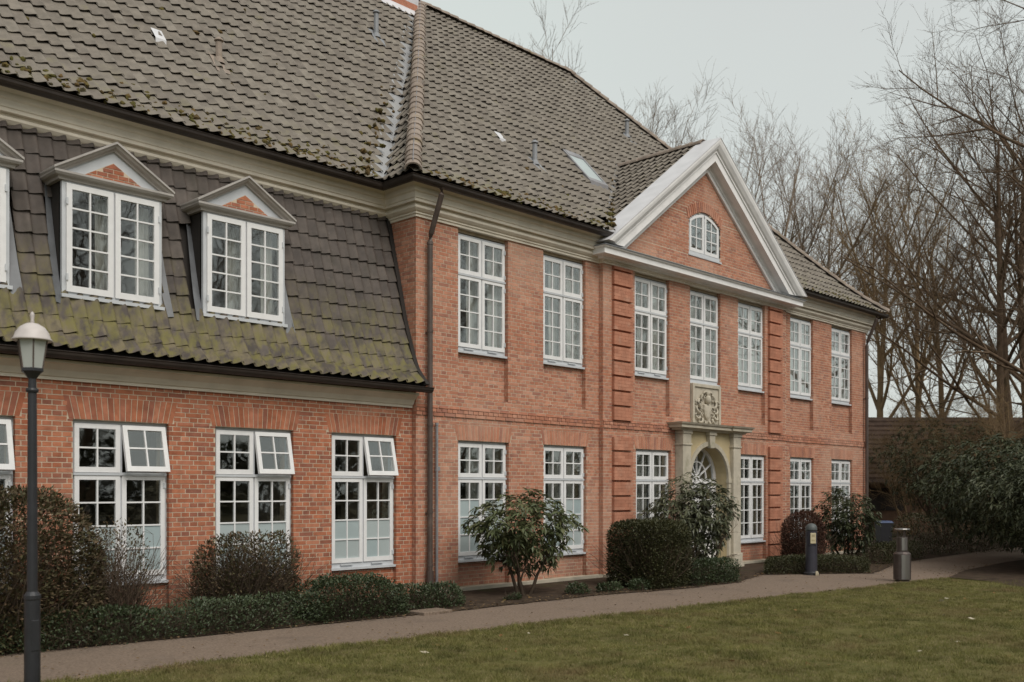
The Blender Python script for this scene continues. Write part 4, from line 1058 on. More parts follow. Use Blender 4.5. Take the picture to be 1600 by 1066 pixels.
M['barkgold'] = mk('golden_bark', [(.22,.15,.085),(.26,.18,.10)], .9, 2, .3, .4, 20, .1, stain=[((.13,.095,.065), .9, .5, .6)])
M['brownleaf'] = mk('withered_leaf', [(.23,.13,.055),(.19,.115,.05),(.27,.165,.07),(.16,.12,.045)], .8, 2, .3, 0, 1, .1, translucent=.3)

def seg_mesh(name, segs, n):
    """segs: list of (p0, p1, d0, d1, r0, r1)"""
    A = np.array([np.concatenate([s[0], s[1], s[2], s[3], [s[4], s[5]]]) for s in segs]); m = len(A)
    Vs = []
    for p, d, r in ((A[:, 0:3], A[:, 6:9], A[:, 12]), (A[:, 3:6], A[:, 9:12], A[:, 13])):
        ref = np.tile(np.array([[.31, .17, .93]]), (m, 1)); ref = np.where(np.abs((d*ref).sum(1, keepdims=True)) > .97, np.array([[1., 0, 0]]), ref)
        a = np.cross(d, ref); a /= np.linalg.norm(a, axis=1, keepdims=True); b = np.cross(d, a)
        for k in range(n):
            t = 2*math.pi*k/n; Vs.append(p + (a*math.cos(t) + b*math.sin(t))*r[:, None])
    V = np.stack(Vs, 1).reshape(-1, 3); base = np.arange(m)[:, None]*2*n
    F = np.concatenate([base + np.array([[k, (k+1) % n, n + (k+1) % n, n + k]]) for k in range(n)], 1).reshape(-1, 4)
    return V, F
def unit(v): return v/np.linalg.norm(v)
def grow(r_, segs, p, d, length, r, lvl, cfg, maxl):
    ns = cfg['ns'][lvl]; sl = length/ns; r_end = r*cfg['taper'][lvl]; pts = []
    p0, d0 = p, d
    for i in range(ns):
        d1 = unit(d0 + r_.normal(0, cfg['wob'][lvl], 3) + np.array([0, 0, cfg['up'][lvl]]))
        p1 = p0 + d1*sl; ra, rb = r + (r_end - r)*i/ns, r + (r_end - r)*(i+1)/ns
        segs[min(lvl, len(segs)-1)].append((p0, p1, d0, d1, ra, rb)); pts.append((p1, d1, rb, (i+1)/ns)); p0, d0 = p1, d1
    if lvl >= maxl: return
    nchild = cfg['n'][lvl]; ph = r_.uniform(0, 6.28)
    for k in range(nchild):
        t = cfg['start'][lvl] + (1 - cfg['start'][lvl])*(k + r_.uniform(0, 1))/nchild
        q = min(ns-1, int(t*ns)); pp, dd, rb, _ = pts[q]; pv_ = pts[q-1][0] if q else p
        f = t*ns - q; pos = pv_ + (pp - pv_)*max(0, min(1, f))
        ph += 2.4 + r_.normal(0, .3); a = unit(np.cross(dd, np.array([.3, .2, .93]))); b = np.cross(dd, a)
        ang = cfg['ang'][lvl]*r_.uniform(.7, 1.3)
        nd = unit(dd*math.cos(ang) + (a*math.cos(ph) + b*math.sin(ph))*math.sin(ang))
        ll = length*cfg['len'][lvl]*r_.uniform(.6, 1.15)*(1.12 - .42*t)
        grow(r_, segs, pos, nd, ll, max(cfg['rmin'], min(rb*.75, r*cfg['rr'][lvl])), lvl + 1, cfg, maxl)

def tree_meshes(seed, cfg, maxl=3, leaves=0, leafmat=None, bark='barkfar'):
    r_ = np.random.default_rng(seed); segs = [[], [], [], [], []]
    for st in range(cfg.get('stems', 1)):
        a = 6.28*st/max(1, cfg.get('stems', 1)) + r_.uniform(0, 1); ln = cfg.get('lean', 0)
        d = unit(np.array([math.cos(a)*ln, math.sin(a)*ln, 1.])) if cfg.get('stems', 1) > 1 or ln else np.array([0, 0, 1.])
        grow(r_, segs, np.array([math.cos(a)*.2*(cfg.get('stems', 1) > 1), math.sin(a)*.2*(cfg.get('stems', 1) > 1), -.1]), d, cfg['h']*r_.uniform(.85, 1.1), cfg['r'], 0, cfg, maxl)
    seg3 = segs[2] + segs[3]; A3 = np.array([np.concatenate([q[0], q[1], q[3]]) for q in seg3]); kk = cfg.get('tw', 5)
    def spray(A, k, lmin, lmax, rad, spread):
        n_ = len(A)*k; B = np.repeat(A, k, 0); f = r_.uniform(.1, 1, (n_, 1)); p0 = B[:, :3] + (B[:, 3:6] - B[:, :3])*f
        d = B[:, 6:9] + r_.normal(0, spread, (n_, 3)) + np.array([0, 0, .22]); d /= np.linalg.norm(d, axis=1, keepdims=True)
        return np.concatenate([p0, p0 + d*r_.uniform(lmin, lmax, (n_, 1)), d], 1)
    A3 = A3[len(segs[2]):]; T1 = spray(A3, kk, .25, .85, .006, .42); T2 = spray(T1, 1, .12, .4, .004, .42)
    for Tn, rd in ((T1, .0055), (T2, .004)):
        for q in Tn: segs[4].append((q[:3], q[3:6], q[6:9], q[6:9], rd, rd*.6))
    out_ = []
    for parts, nm in (((0, 1), 'trunk'), ((2, 3, 4), 'crown')):
        V, F = [], []; off = 0
        for l in parts:
            if not segs[l]: continue
            v, f = seg_mesh(nm, segs[l], (8, 6, 4, 3, 3)[l]); V.append(v); F.append(f + off); off += len(v)
        me = mesh_np(nm, np.concatenate(V), np.concatenate(F), np.full(sum(len(f) for f in F), .5), True); me.materials.append(M[bark]); out_.append(me)
    if leaves:
        tips = [s for s in segs[3] + segs[4]]; ii = r_.integers(0, len(tips), leaves)
        P = np.array([tips[i][1] for i in ii]) + r_.normal(0, .06, (leaves, 3))
        D = r_.normal(0, 1, (leaves, 3)); D /= np.linalg.norm(D, axis=1, keepdims=True)
        me = leaf_mesh('leaves', P, D, r_.uniform(.04, .09, leaves), r_.uniform(.03, .06, leaves), r_.uniform(0, 6, leaves), tint=r_.random(leaves), simple=True); me.materials.append(leafmat); out_.append(me)
    return out_
UPR = dict(h=18, tw=1, r=.26, ns=(9, 7, 6, 4, 2), taper=(.22, .25, .3, .35, .5), wob=(.03, .045, .07, .10, .12), up=(.05, .07, .05, .03, .01), n=(16, 10, 7, 4), start=(.16, .18, .15, .1), ang=(.56, .58, .6, .7), len=(.58, .44, .44, .42), rr=(.42, .42, .45, .5), rmin=.0055)
FAN = dict(UPR, h=19, tw=1, stems=5, lean=.34, r=.19, n=(11, 9, 7, 4), start=(.24, .2, .15, .1), ang=(.36, .5, .6, .7), len=(.42, .44, .45, .42))
DARK = dict(UPR, h=17, tw=1, stems=3, lean=.13, r=.21, n=(11, 8, 6, 4), start=(.22, .15, .15, .1), ang=(.85, .7, .65, .7), up=(.05, .02, .03, .02, .0), len=(.50, .45, .45, .42), rmin=.0055)
BIG = dict(UPR, h=24, r=.27, n=(16, 10, 8, 5), start=(.22, .2, .15, .1), ang=(.95, .65, .65, .7), up=(.03, .03, .03, .02, .0), len=(.50, .42, .44, .42), rmin=.0055)
BUSHT = dict(UPR, h=7.5, tw=1, stems=5, lean=.38, r=.07, n=(8, 8, 6, 4), ang=(.7, .65, .65, .7), up=(.0, .0, .02, .01, .0), len=(.50, .45, .45, .42), rmin=.0055, ns=(7, 6, 5, 3, 2))
DOME = dict(UPR, h=10.5, r=.28, n=(13, 9, 7, 4), start=(.42, .2, .15, .1), ang=(.62, .55, .6, .7), up=(.05, .06, .05, .03, .01), len=(.88, .46, .44, .42))
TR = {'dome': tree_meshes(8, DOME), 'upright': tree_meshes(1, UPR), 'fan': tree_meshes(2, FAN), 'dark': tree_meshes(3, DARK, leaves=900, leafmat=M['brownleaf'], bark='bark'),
      'big': tree_meshes(4, BIG, bark='bark'), 'golden': tree_meshes(5, dict(UPR, h=16, n=(14, 9, 7, 4), start=(.30, .18, .15, .1)), leaves=3800, leafmat=M['brownleaf'], bark='barkgold'), 'bush': tree_meshes(6, BUSHT, leaves=2200, leafmat=M['brownleaf'], bark='barkgold')}
TOPS = {k: float(np.percentile([v.co.z for v in ms[1].vertices], 99.7)) for k, ms in TR.items()}
def at(u, Z):
    X = (u - 800)/1556*Z; return (CAM[0] + .6957*X + .7183*Z, CAM[1] - .7183*X + .6957*Z)
def tree(kind, xy, top, rz, label, name='bare_tree', group=None, tilt=(0, 0)):
    sc = top/TOPS[kind]
    t = thing(name, label, 'tree', (xy[0], xy[1], -.06), 0, group); t.rotation_euler = (tilt[0], tilt[1], rz); t.scale = (sc, sc, sc)
    for me, nm in zip(TR[kind], ('trunk', 'crown', 'leaves')):
        o = obj(nm, me, None, t)
    return t
g = 'bare trees behind the house'
def hz(v, Z): return 1.65 + (768 - v)/1556*Z
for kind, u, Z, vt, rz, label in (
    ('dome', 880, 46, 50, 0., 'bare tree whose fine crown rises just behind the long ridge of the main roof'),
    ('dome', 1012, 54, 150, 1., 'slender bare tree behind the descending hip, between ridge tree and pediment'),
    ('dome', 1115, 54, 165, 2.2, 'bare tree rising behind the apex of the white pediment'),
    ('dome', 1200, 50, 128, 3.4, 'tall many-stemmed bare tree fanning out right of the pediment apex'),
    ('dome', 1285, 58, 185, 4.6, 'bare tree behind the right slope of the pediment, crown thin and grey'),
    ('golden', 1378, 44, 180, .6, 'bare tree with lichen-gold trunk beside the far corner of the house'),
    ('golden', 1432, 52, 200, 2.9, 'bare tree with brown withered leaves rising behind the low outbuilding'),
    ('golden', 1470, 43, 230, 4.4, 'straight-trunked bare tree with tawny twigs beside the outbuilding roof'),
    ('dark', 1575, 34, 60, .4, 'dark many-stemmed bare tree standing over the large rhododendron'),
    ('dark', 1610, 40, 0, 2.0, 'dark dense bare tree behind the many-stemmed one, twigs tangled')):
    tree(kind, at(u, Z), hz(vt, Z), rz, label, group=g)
tree('big', at(1700, 29), 20., 2.6, 'large leaning bare tree whose limbs reach over the lawn edge', group=g, tilt=(0, -.06))
tree('bush', at(1425, 38), 5.5, .3, 'tawny spreading understory tree in front of the outbuilding', name='small_tree', group=g)
tree('bush', at(1500, 35), 5., 2.2, 'tangled brown understory tree between outbuilding and rhododendron', name='small_tree', group=g)
tree('bush', at(1590, 30), 5.5, 4.0, 'tangled brown understory tree under the dark stems', name='small_tree', group=g)
g = 'bare trees mirrored in the window panes'
for i, (x, y, k, s) in enumerate(((-2, -34, 'fan', 1.), (7, -31, 'dark', 1.05), (15, -33, 'upright', 1.1), (23, -30, 'fan', 1.), (31, -33, 'dark', 1.1), (38, -24, 'big', .9), (3, -42, 'big', .9), (46, -30, 'fan', 1.1))):
    tree(k, (x, y), 17*s, i*1.3, 'bare tree across the lawn, seen only mirrored in the window panes', group=g)

# ------------------------------------------------------------------ shrubs and hedges
def stems_mesh(r_, n, h, spread, r0, lean=.5, maxl=2, cnt=(5, 4)):
    cfg = dict(ns=(5, 4, 3), taper=(.35, .35, .4), wob=(.12, .16, .2), up=(.06, .05, .02), n=cnt, start=(.3, .2), ang=(.6, .7), len=(.55, .5), rr=(.6, .6), rmin=.003)
    segs = [[], [], []]
    for i in range(n):
        a = 6.28*i/n + r_.uniform(0, .8); d = unit(np.array([math.cos(a)*lean, math.sin(a)*lean, 1]))
        grow(r_, segs, np.array([math.cos(a)*spread, math.sin(a)*spread, -.06]), d, h*r_.uniform(.8, 1.1), r0, 0, cfg, maxl)
    V, F = [], []; off = 0
    for l in range(3):
        if segs[l]:
            v, f = seg_mesh('s', segs[l], (7, 5, 3)[l]); V.append(v); F.append(f + off); off += len(v)
    return mesh_np('stems', np.concatenate(V), np.concatenate(F), np.full(sum(len(f) for f in F), .5), True), segs

def rhodo(name, label, xy, rx, ry, h, z0, nros, mat, seed, nst=5, leafL=.13, cat='shrub', group=None, low=.0, stemr=.03, noise=.22):
    r_ = np.random.default_rng(seed); t = thing(name, label, cat, (xy[0], xy[1], .0), 0, group)
    me, sg = stems_mesh(r_, nst, h*.62, .07, stemr, lean=.42); obj('stems', me, M['twig'], t)
    P, D, ro, Ls, Ws, tt = [], [], [], [], [], []
    lob = [(r_.uniform(0, 6.28), r_.uniform(-.3, .9), r_.uniform(.7, 1.12)) for _ in range(11)]
    for i in range(nros):
        v = r_.normal(0, 1, 3); v /= np.linalg.norm(v)
        rad = r_.uniform(.0, 1)**.30
        bump_ = 1 + noise*sum(math.cos(math.atan2(v[1], v[0])*k + a)*.4/k + math.sin(v[2]*3*k + b)*.35/k for k, (a, b, c) in enumerate(lob[:5], 1))
        zc = z0 + (h - z0)*.5
        c = np.array([v[0]*rx, v[1]*ry, v[2]*(h - z0)*.5])*rad*bump_; c[2] += zc
        if c[2] < low: continue
        ax = unit(v*.8 + np.array([0, 0, .75]) + r_.normal(0, .25, 3)); tint0 = r_.random()
        a = unit(np.cross(ax, [.3, .2, .9])); b = np.cross(ax, a); k = r_.integers(6, 10); p0 = r_.uniform(0, 6)
        for j in range(k):
            th = p0 + 6.28*j/k; el = r_.uniform(-.15, .5)
            d = unit((a*math.cos(th) + b*math.sin(th))*math.cos(el) + ax*math.sin(el)); d[2] -= r_.uniform(.0, .3); d = unit(d)
            P.append(c + ax*r_.uniform(-.02, .02)); D.append(d); Ls.append(leafL*r_.uniform(.7, 1.15)); Ws.append(leafL*r_.uniform(.26, .36)); ro.append(r_.normal(0, .25)); tt.append((tint0*.6 + r_.random()*.4))
    me = leaf_mesh('foliage', np.array(P), np.array(D), np.array(Ls), np.array(Ws), np.array(ro), .22, .22, np.array(tt))
    obj('foliage', me, mat, t); return t

def hedge(name, label, poly, h, n, mat, seed, leafL=.035, round_=.10, cat='hedge', group=None, inner=.55, twigs=0, dens_top=1., lump=.04, z0=.0, thin=None, stickout=.03):
    """poly: plan outline (counter-clockwise) around the thing's base; leaves fill the shell"""
    r_ = np.random.default_rng(seed); P_ = np.array(poly, float); cen = P_.mean(0); t = thing(name, label, cat, (cen[0], cen[1], 0), 0, group); Q = P_ - cen
    def inside(x, y):
        res = np.zeros(len(x), bool)
        for (x0, y0), (x1, y1) in zip(Q, np.roll(Q, -1, 0)):
            c = ((y0 > y) != (y1 > y)) & (x < (x1 - x0)*(y - y0)/(y1 - y0 + 1e-9) + x0); res ^= c
        return res
    def edge_d(x, y):
        dm = np.full(len(x), 9.)
        for (x0, y0), (x1, y1) in zip(Q, np.roll(Q, -1, 0)):
            ex, ey = x1 - x0, y1 - y0; tt = np.clip(((x-x0)*ex + (y-y0)*ey)/(ex*ex + ey*ey), 0, 1); dm = np.minimum(dm, np.hypot(x - x0 - tt*ex, y - y0 - tt*ey))
        return dm
    lo, hi = Q.min(0), Q.max(0); N0 = n*34
    x = r_.uniform(lo[0], hi[0], N0); y = r_.uniform(lo[1], hi[1], N0); z = r_.uniform(z0, h, N0)
    ok = inside(x, y); x, y, z = x[ok], y[ok], z[ok]; de = edge_d(x, y)
    hl = h + lump*(np.sin(x*5 + seed) + np.sin(y*6 + x*2.3 + seed*2) + .6*np.sin(x*13 + y*11)) - round_*np.clip(1 - de/round_, 0, 1)**2
    dt = hl - z; ok = dt > 0; x, y, z, de, dt = x[ok], y[ok], z[ok], de[ok], dt[ok]
    shell = np.minimum(de, dt); pr = np.exp(-shell/(.05 + .0*h)) + .06*inner
    if thin: pr = pr*thin(x, y, z)
    k = r_.random(len(x)) < pr; x, y, z, de, dt = x[k][:n], y[k][:n], z[k][:n], de[k][:n], dt[k][:n]
    m = len(x); C2 = np.stack([x, y, z], 1); out_ = np.stack([x, y, np.where(dt < de, .8, .25)], 1); out_ /= np.linalg.norm(out_, axis=1, keepdims=True) + 1e-6
    D = out_*.7 + r_.normal(0, .55, (m, 3)) + np.array([0, 0, .25]); D /= np.linalg.norm(D, axis=1, keepdims=True)
    C2 = C2 + D*r_.uniform(0, stickout, m)[:, None]
    me = leaf_mesh('foliage', C2, D, leafL*r_.uniform(.6, 1.3, m), leafL*.5*r_.uniform(.7, 1.3, m), r_.uniform(-.8, .8, m), .1, .15, r_.random(m), simple=True)
    obj('foliage', me, mat, t)
    # woody inside
    segs = [[]]; nt_ = twigs or max(60, int(n/60))
    for i in range(nt_*4):
        px, py = r_.uniform(lo[0], hi[0]), r_.uniform(lo[1], hi[1])
        if not inside(np.array([px]), np.array([py]))[0] or edge_d(np.array([px]), np.array([py]))[0] < .05: continue
        d = unit(np.array([r_.normal(0, .3), r_.normal(0, .3), 1])); p0 = np.array([px*.85, py*.85, -.05]); l = h*r_.uniform(.7, .97); 
        for q in range(4):
            d1 = unit(d + r_.normal(0, .22, 3)); p1 = p0 + d1*l/4
            if p1[2] > h*1.02: break
            rr = .006*(1 - q/5); segs[0].append((p0, p1, d, d1, rr, rr*.8))
            for s_ in range(2):
                d2 = unit(d1 + r_.normal(0, .8, 3)); p2 = p1 + d2*.12
                if inside(np.array([p2[0]]), np.array([p2[1]]))[0]: segs[0].append((p1, p2, d1, d2, .003, .0015))
            p0, d = p1, d1
        if len(segs[0]) > nt_*12: break
    v, f = seg_mesh('stems', segs[0], 4); obj('stems', mesh_np('stems', v, f, np.full(len(f), .5)), M['twig'], t)
    return t

def ell(cx, cy, rx, ry, n=16): return [(cx + rx*math.cos(6.283*i/n), cy + ry*math.sin(6.283*i/n)) for i in range(n)]
def rect(cx, cy, a, b, rz=0): 
    c, s = math.cos(rz), math.sin(rz); return [(cx + x*c - y*s, cy + x*s + y*c) for x, y in ((-a, -b), (a, -b), (a, b), (-a, b))]
# privet masses by the wing
hedge('privet_hedge', 'large brown-green privet hedge behind the lamp post, bare twigs at one side', ell(-6.75, -.85, 1.32, .62, 20), 1.66, 30000, M['privet'], 11, .055, .55, lump=.07, twigs=300, stickout=.05)
hedge('privet_hedge', 'sparse bare-twigged end of the privet hedge in front of a wing window', ell(-5.25, -.75, .38, .38), 1.32, 1600, M['privet'], 12, .045, .3, twigs=230, stickout=.05, inner=3)
hedge('privet_shrub', 'clipped brownish privet shrub with thin green leaves below a wing window', ell(-3.45, -.68, .74, .34, 18), 1.08, 9500, M['privet'], 13, .048, .28, cat='shrub', lump=.05, twigs=520, stickout=.05, inner=1.5)
hedge('groundcover_hedge', 'low dark evergreen hedge along the path edge below the privet', [(-8.6, -1.25), (-6.4, -1.55), (-4.0, -1.72), (-2.95, -1.80), (-2.95, -1.15), (-8.6, -.75)], .36, 17000, M['cover'], 14, .04, .16, lump=.05)
hedge('groundcover_hedge', 'taller rounded evergreen clump of the low hedge before the third wing window', [(-3.0, -1.8), (-1.75, -1.88), (-1.55, -1.5), (-1.6, -.95), (-3.0, -.85)], .50, 9000, M['cover'], 15, .042, .2, lump=.05)
hedge('groundcover_hedge', 'small low evergreen clump at the foot of the downpipe', ell(-.95, -1.35, .62, .42), .30, 4200, M['cover'], 16, .042, .2, lump=.05)
rhodo('rhododendron', 'open rhododendron with crooked bare stems between the two tall windows', (1.22, -1.2), .86, .76, 1.62, .36, 430, M['rhodo_light'], 21, 5, .155, low=.3, stemr=.034, noise=.30)
hedge('box_hedge', 'dark clipped box-shaped hedge block beside the path', [(3.86 + .60*math.copysign(abs(math.cos(a))**.35, math.cos(a)), -1.72 + .55*math.copysign(abs(math.sin(a))**.35, math.sin(a))) for a in [6.283*i/24 for i in range(24)]], 1.12, 32000, M['box'], 31, .044, .2, lump=.025)
rhodo('rhododendron', 'large rhododendron half covering the doorway', (5.95, -1.3), .98, .80, 1.92, .30, 640, M['rhodo_sheen'], 22, 6, .145, low=.25, noise=.28)
hedge('groundcover_hedge', 'low evergreen hedge running from the box block to the doorway', [(4.35, -2.42), (5.65, -2.45), (5.95, -2.0), (5.85, -1.55), (4.3, -1.6)], .40, 9000, M['cover'], 17, .042, .15, lump=.04)
hedge('bronze_shrub', 'rounded reddish brown shrub behind the dark bollard', ell(10.3, -1.25, .5, .45), 1.22, 12000, M['redleaf'], 18, .045, .35, cat='shrub', lump=.03, twigs=200, inner=1.5)
rhodo('rhododendron', 'dense dark rhododendron by the far corner of the house', (11.75, -1.6), .74, .74, 1.72, .12, 420, M['rhodo'], 23, 5, .14, noise=.22)
hedge('groundcover_hedge', 'low clipped evergreen hedge behind the dark bollard', [(7.35, -1.98), (8.2, -2.55), (9.15, -3.32), (9.75, -2.9), (9.6, -2.2), (8.4, -1.5)], .30, 12000, M['box'], 19, .04, .12, lump=.03)
hedge('groundcover_hedge', 'low hedge beyond the steel ash bin, across the side path', [(11.6, -2.6), (14.5, -2.3), (14.5, -1.6), (11.6, -1.8)], .42, 6000, M['box'], 20, .045, .15, lump=.05)
hedge('box_hedge', 'dark hedge in front of the low outbuilding', [(15.5, -2.0), (19.5, -3.2), (19.9, -2.0), (16, -.8)], 1.05, 9000, M['box'], 32, .06, .2, lump=.06)
rhodo('rhododendron', 'huge dark glossy rhododendron overhanging the side path', (15.6, -5.1), 3.2, 3.1, 3.05, .30, 3600, M['rhodo'], 24, 8, .16, low=.3, stemr=.05, noise=.16)
rhodo('rhododendron', 'second tall rhododendron merging behind the huge one', (20.0, -5.2), 2.6, 2.4, 3.4, .30, 1300, M['rhodo'], 25, 8, .18, low=.3, stemr=.05, noise=.16)
rhodo('rhododendron', 'dark rhododendron standing in the mulch at the lawn edge', (11.9, -6.15), 2.0, 1.9, 2.5, .25, 1500, M['rhodo'], 27, 7, .15, low=.22, stemr=.045, noise=.2)
rhodo('holly_tree', 'dark conical evergreen in front of the outbuilding roof', (21.5, -.2), 1.9, 1.9, 4.0, .9, 1500, M['box'], 26, 5, .12, low=.6, stemr=.07, cat='tree', noise=.3)

for i, (x, y, r1, r2, h, n) in enumerate(((1.9, -1.75, .22, .16, .16, 500), (2.6, -1.85, .3, .14, .12, 600), (3.15, -2.05, .24, .16, .16, 600), (.55, -1.6, .18, .12, .10, 300))):
    hedge('weed_clump', ('low weed clump under the open rhododendron', 'flat weed patch in the bed between rhododendron and box block', 'weed clump at the foot of the box block', 'tiny weed clump in the bed near the corner downpipe')[i], ell(x, y, r1, r2, 10), h, n, M['cover'], 40 + i, .045, .08, cat='plant', lump=.03, twigs=12)
hedge('tall_hedge', 'tall dark hedge across the lawn, seen only mirrored in the ground floor panes', [(-14, -45), (70, -45), (70, -42), (-14, -42)], 4.6, 12000, M['box'], 50, .75, .8, lump=.35, twigs=30, stickout=.3)
# ------------------------------------------------------------------ small weeds and fallen leaves
FL = MB().add([(-.035, 0, .004), (0, -.02, .0), (.04, 0, .008), (0, .022, .012)], [(0, 1, 2), (0, 2, 3)]).mesh('fallen_leaf')
FLW = FL.copy(); FL.materials.append(M['brownleaf']); M['pale'] = mk('pale_petal', [(.36,.31,.22),(.42,.37,.28)], .7, 5, .1); FLW.materials.append(M['pale'])
def fallen(me, x, y, z, s, label, grp):
    o = obj('fallen_leaf', me, None, None, (x, y, z)); o.scale = (s, s, s); o.rotation_euler = (nrg.normal(0, .25), nrg.normal(0, .25), nrg.uniform(0, 6.28)); tag(o, label, 'leaf', grp)
k = 0
while k < 70:
    x, y = nrg.uniform(-6, 6.5), nrg.uniform(-9.5, -4)
    if y > near_y(x) - .2 or x > lawn_right(y) - .3 or not in_view(x, y, 0., -20): continue
    fallen(FL if k % 3 else FLW, x, y, .03 + bumps(x, y), nrg.uniform(.5, 1.5), 'withered brown leaf lying on the lawn' if k % 3 else 'pale fallen leaf lying on the lawn', 'fallen leaves on the lawn'); k += 1
for k in range(26):
    x = nrg.uniform(-.3, 7.2); y = float(np.interp(x, [p[0] for p in FAR], [p[1] for p in FAR])) + abs(nrg.normal(0, .45)) - .05
    fallen(FL, x, min(y, -.3), .03, nrg.uniform(.6, 1.1), 'withered brown leaf lying on the soil of the flower bed', 'fallen leaves on the bed')

fx = np.array([p[0] for p in farl]); fy = np.array([p[1] for p in farl]); nl = 4200
lx_ = nrg.uniform(-7, 14, nl); ly_ = np.where(nrg.random(nl) < .62, np.interp(lx_, fx, fy) + np.abs(nrg.normal(0, .38, nl)) - .10, np.interp(lx_, [p[0] for p in nearl], [p[1] for p in nearl]) + nrg.exponential(.16, nl) - .03)
far_ = nrg.random(nl) < .12; ly_ = np.where(far_, np.interp(lx_, fx, fy) - nrg.uniform(0, 2, nl), ly_); ly_ = np.minimum(ly_, -.22)
dd_ = nrg.normal(0, 1, (nl, 3)); dd_[:, 2] *= .12; dd_ /= np.linalg.norm(dd_, axis=1, keepdims=True)
me = leaf_mesh('leaf_litter', np.stack([lx_, ly_, np.full(nl, .014)], 1), dd_, nrg.uniform(.015, .055, nl), nrg.uniform(.012, .035, nl), nrg.normal(0, .25, nl), .05, .1, nrg.random(nl), simple=True)
M['litter'] = mk('leaf_litter', [(.11,.07,.04),(.16,.10,.055),(.07,.05,.032),(.20,.14,.08),(.09,.06,.035)], .9, 6, .3, 0, 1, .1)
tag(obj('leaf_litter', me, M['litter']), 'brown leaf litter and debris strewn along the path edges and bed', 'leaf litter', kind='stuff')
# ------------------------------------------------------------------ lamp post
lx, ly = -7.2, -3.62
t = thing('lamp_post', 'black lamp post with a pale-glazed lantern and domed metal cap beside the path', 'lamp post', (lx, ly, 0))
MB().lathe([(.075, -.05), (.075, .02), (.062, .03), (.062, .76), (.066, .77), (.066, .80), (.044, .83)], 20).build('base_sleeve', M['black'], t, smooth=False)
MB().box(-.03, .03, -.066, -.055, .35, .60).build('access_hatch', M['black'], t, bevel=.004)
MB().lathe([(.042, .80), (.034, 2.46), (.046, 2.465), (.05, 2.48), (.046, 2.495), (.032, 2.50), (.030, 2.58)], 18).build('pole', M['black'], t)
M['lampglass'] = mk('opal_glass', [(.60,.62,.59)], .3, 3, .05, 0, 1, .5, translucent=.3); M['lampcap'] = mk('weathered_cap', [(.52,.47,.45)], .45, 9, .12, .1, 30, .5, stain=[((.30,.26,.25), 8, .58, .7)])
def hexa(r, z, n=6, ph=.25): return [(r*math.cos(ph + 2*math.pi*k/n), r*math.sin(ph + 2*math.pi*k/n), z) for k in range(n)]
MB().loft([hexa(.030, 2.57), hexa(.07, 2.62), hexa(.092, 2.635), hexa(.092, 2.66)]).build('lantern_base', M['black'], t)
MB().loft([hexa(.083, 2.66), hexa(.118, 2.885)]).build('lantern_glass', M['lampglass'], t)
a0, a1 = hexa(.086, 2.655), hexa(.122, 2.89)
for k in range(6): MB().tube([a0[k], a1[k]], .006, 6).build('glazing_bar', M['pipe'], t)
MB().lathe([(.10, 2.886), (.152, 2.886), (.155, 2.895), (.14, 2.91), (.128, 2.95), (.098, 2.995), (.05, 3.025), (.012, 3.035)], 24).build('cap', M['lampcap'], t, smooth=True)
MB().lathe([(.012, 3.03), (.016, 3.045), (.012, 3.06), (.018, 3.09), (.016, 3.11), (.004, 3.125)], 12).build('finial', M['lampcap'], t, smooth=True)

# dark bollard with a notice plate
bx, by = 8.05, -2.62
t = thing('bollard', 'dark slate-coloured bollard with domed top and small cream notice plate', 'bollard', (bx, by, 0), -.80)
MB().lathe([(.155, -.05), (.155, .035), (.125, .05), (.118, .06)], 24).build('foot', M['black'], t)
M['slate'] = mk('slate_paint', [(.035,.034,.045)], .5, 8, .15, .05, 40, .4); M['dome'] = mk('dome_metal', [(.085,.095,.095)], .5, 8, .2, .1, 40, .4)
MB().lathe([(.115, .04), (.11, .86), (.10, .865), (.10, .88)], 24).build('shaft', M['slate'], t, smooth=False)
MB().lathe([(.112, .875), (.114, .895), (.108, .94), (.088, .985), (.05, 1.01), (.008, 1.018)], 24).build('dome', M['dome'], t, smooth=True)
M['plate'] = mk('cream_plate', [(.50,.43,.28)], .5, 20, .05); M['ink'] = mk('faded_ink', [(.36,.30,.18)], .6, 20, .1)
pl_ = MB().box(-.055, .055, -.128, -.112, .62, .83).build('notice_plate', M['plate'], t, bevel=.006)
MB().box(-.03, .03, -.1295, -.128, .75, .80).box(-.03, .03, -.1295, -.128, .67, .70).build('faded_print', M['ink'], pl_)
MB().box(-.075, .075, -.118, -.09, .59, .60).build('ledge', M['slate'], t)

# stainless ash bin
ax_, ay_ = 7.87, -4.52
M['steel'] = mk('brushed_steel', [(.36,.34,.33)], .28, 3, .1, .05, 80, .5, metal=.9, stretch=(1, 1, .2)); M['bin'] = mk('bin_brown', [(.095,.075,.068)], .35, 8, .2, .05, 40, .5, metal=.5)
t = thing('ash_bin', 'slim stainless steel ash bin with flat round lid standing on the path', 'bin', (ax_, ay_, 0), -.8)
MB().lathe([(.15, -.04), (.15, .0), (.13, .015)], 24).build('foot', M['bin'], t)
MB().lathe([(.155, .03), (.155, .50), (.12, .54)], 24).build('body', M['bin'], t)
MB().lathe([(.10, .52), (.10, .80), (.098, .81)], 20).build('neck', M['bin'], t)
for k in range(3):
    a = k*2.1 + .5; MB().tube([(.08*math.cos(a), .08*math.sin(a), .80), (.08*math.cos(a), .08*math.sin(a), .95)], .012, 8).build('post', M['bin'], t)
MB().lathe([(.135, .94), (.14, .955), (.13, .968), (.02, .975)], 24).build('lid', M['steel'], t)
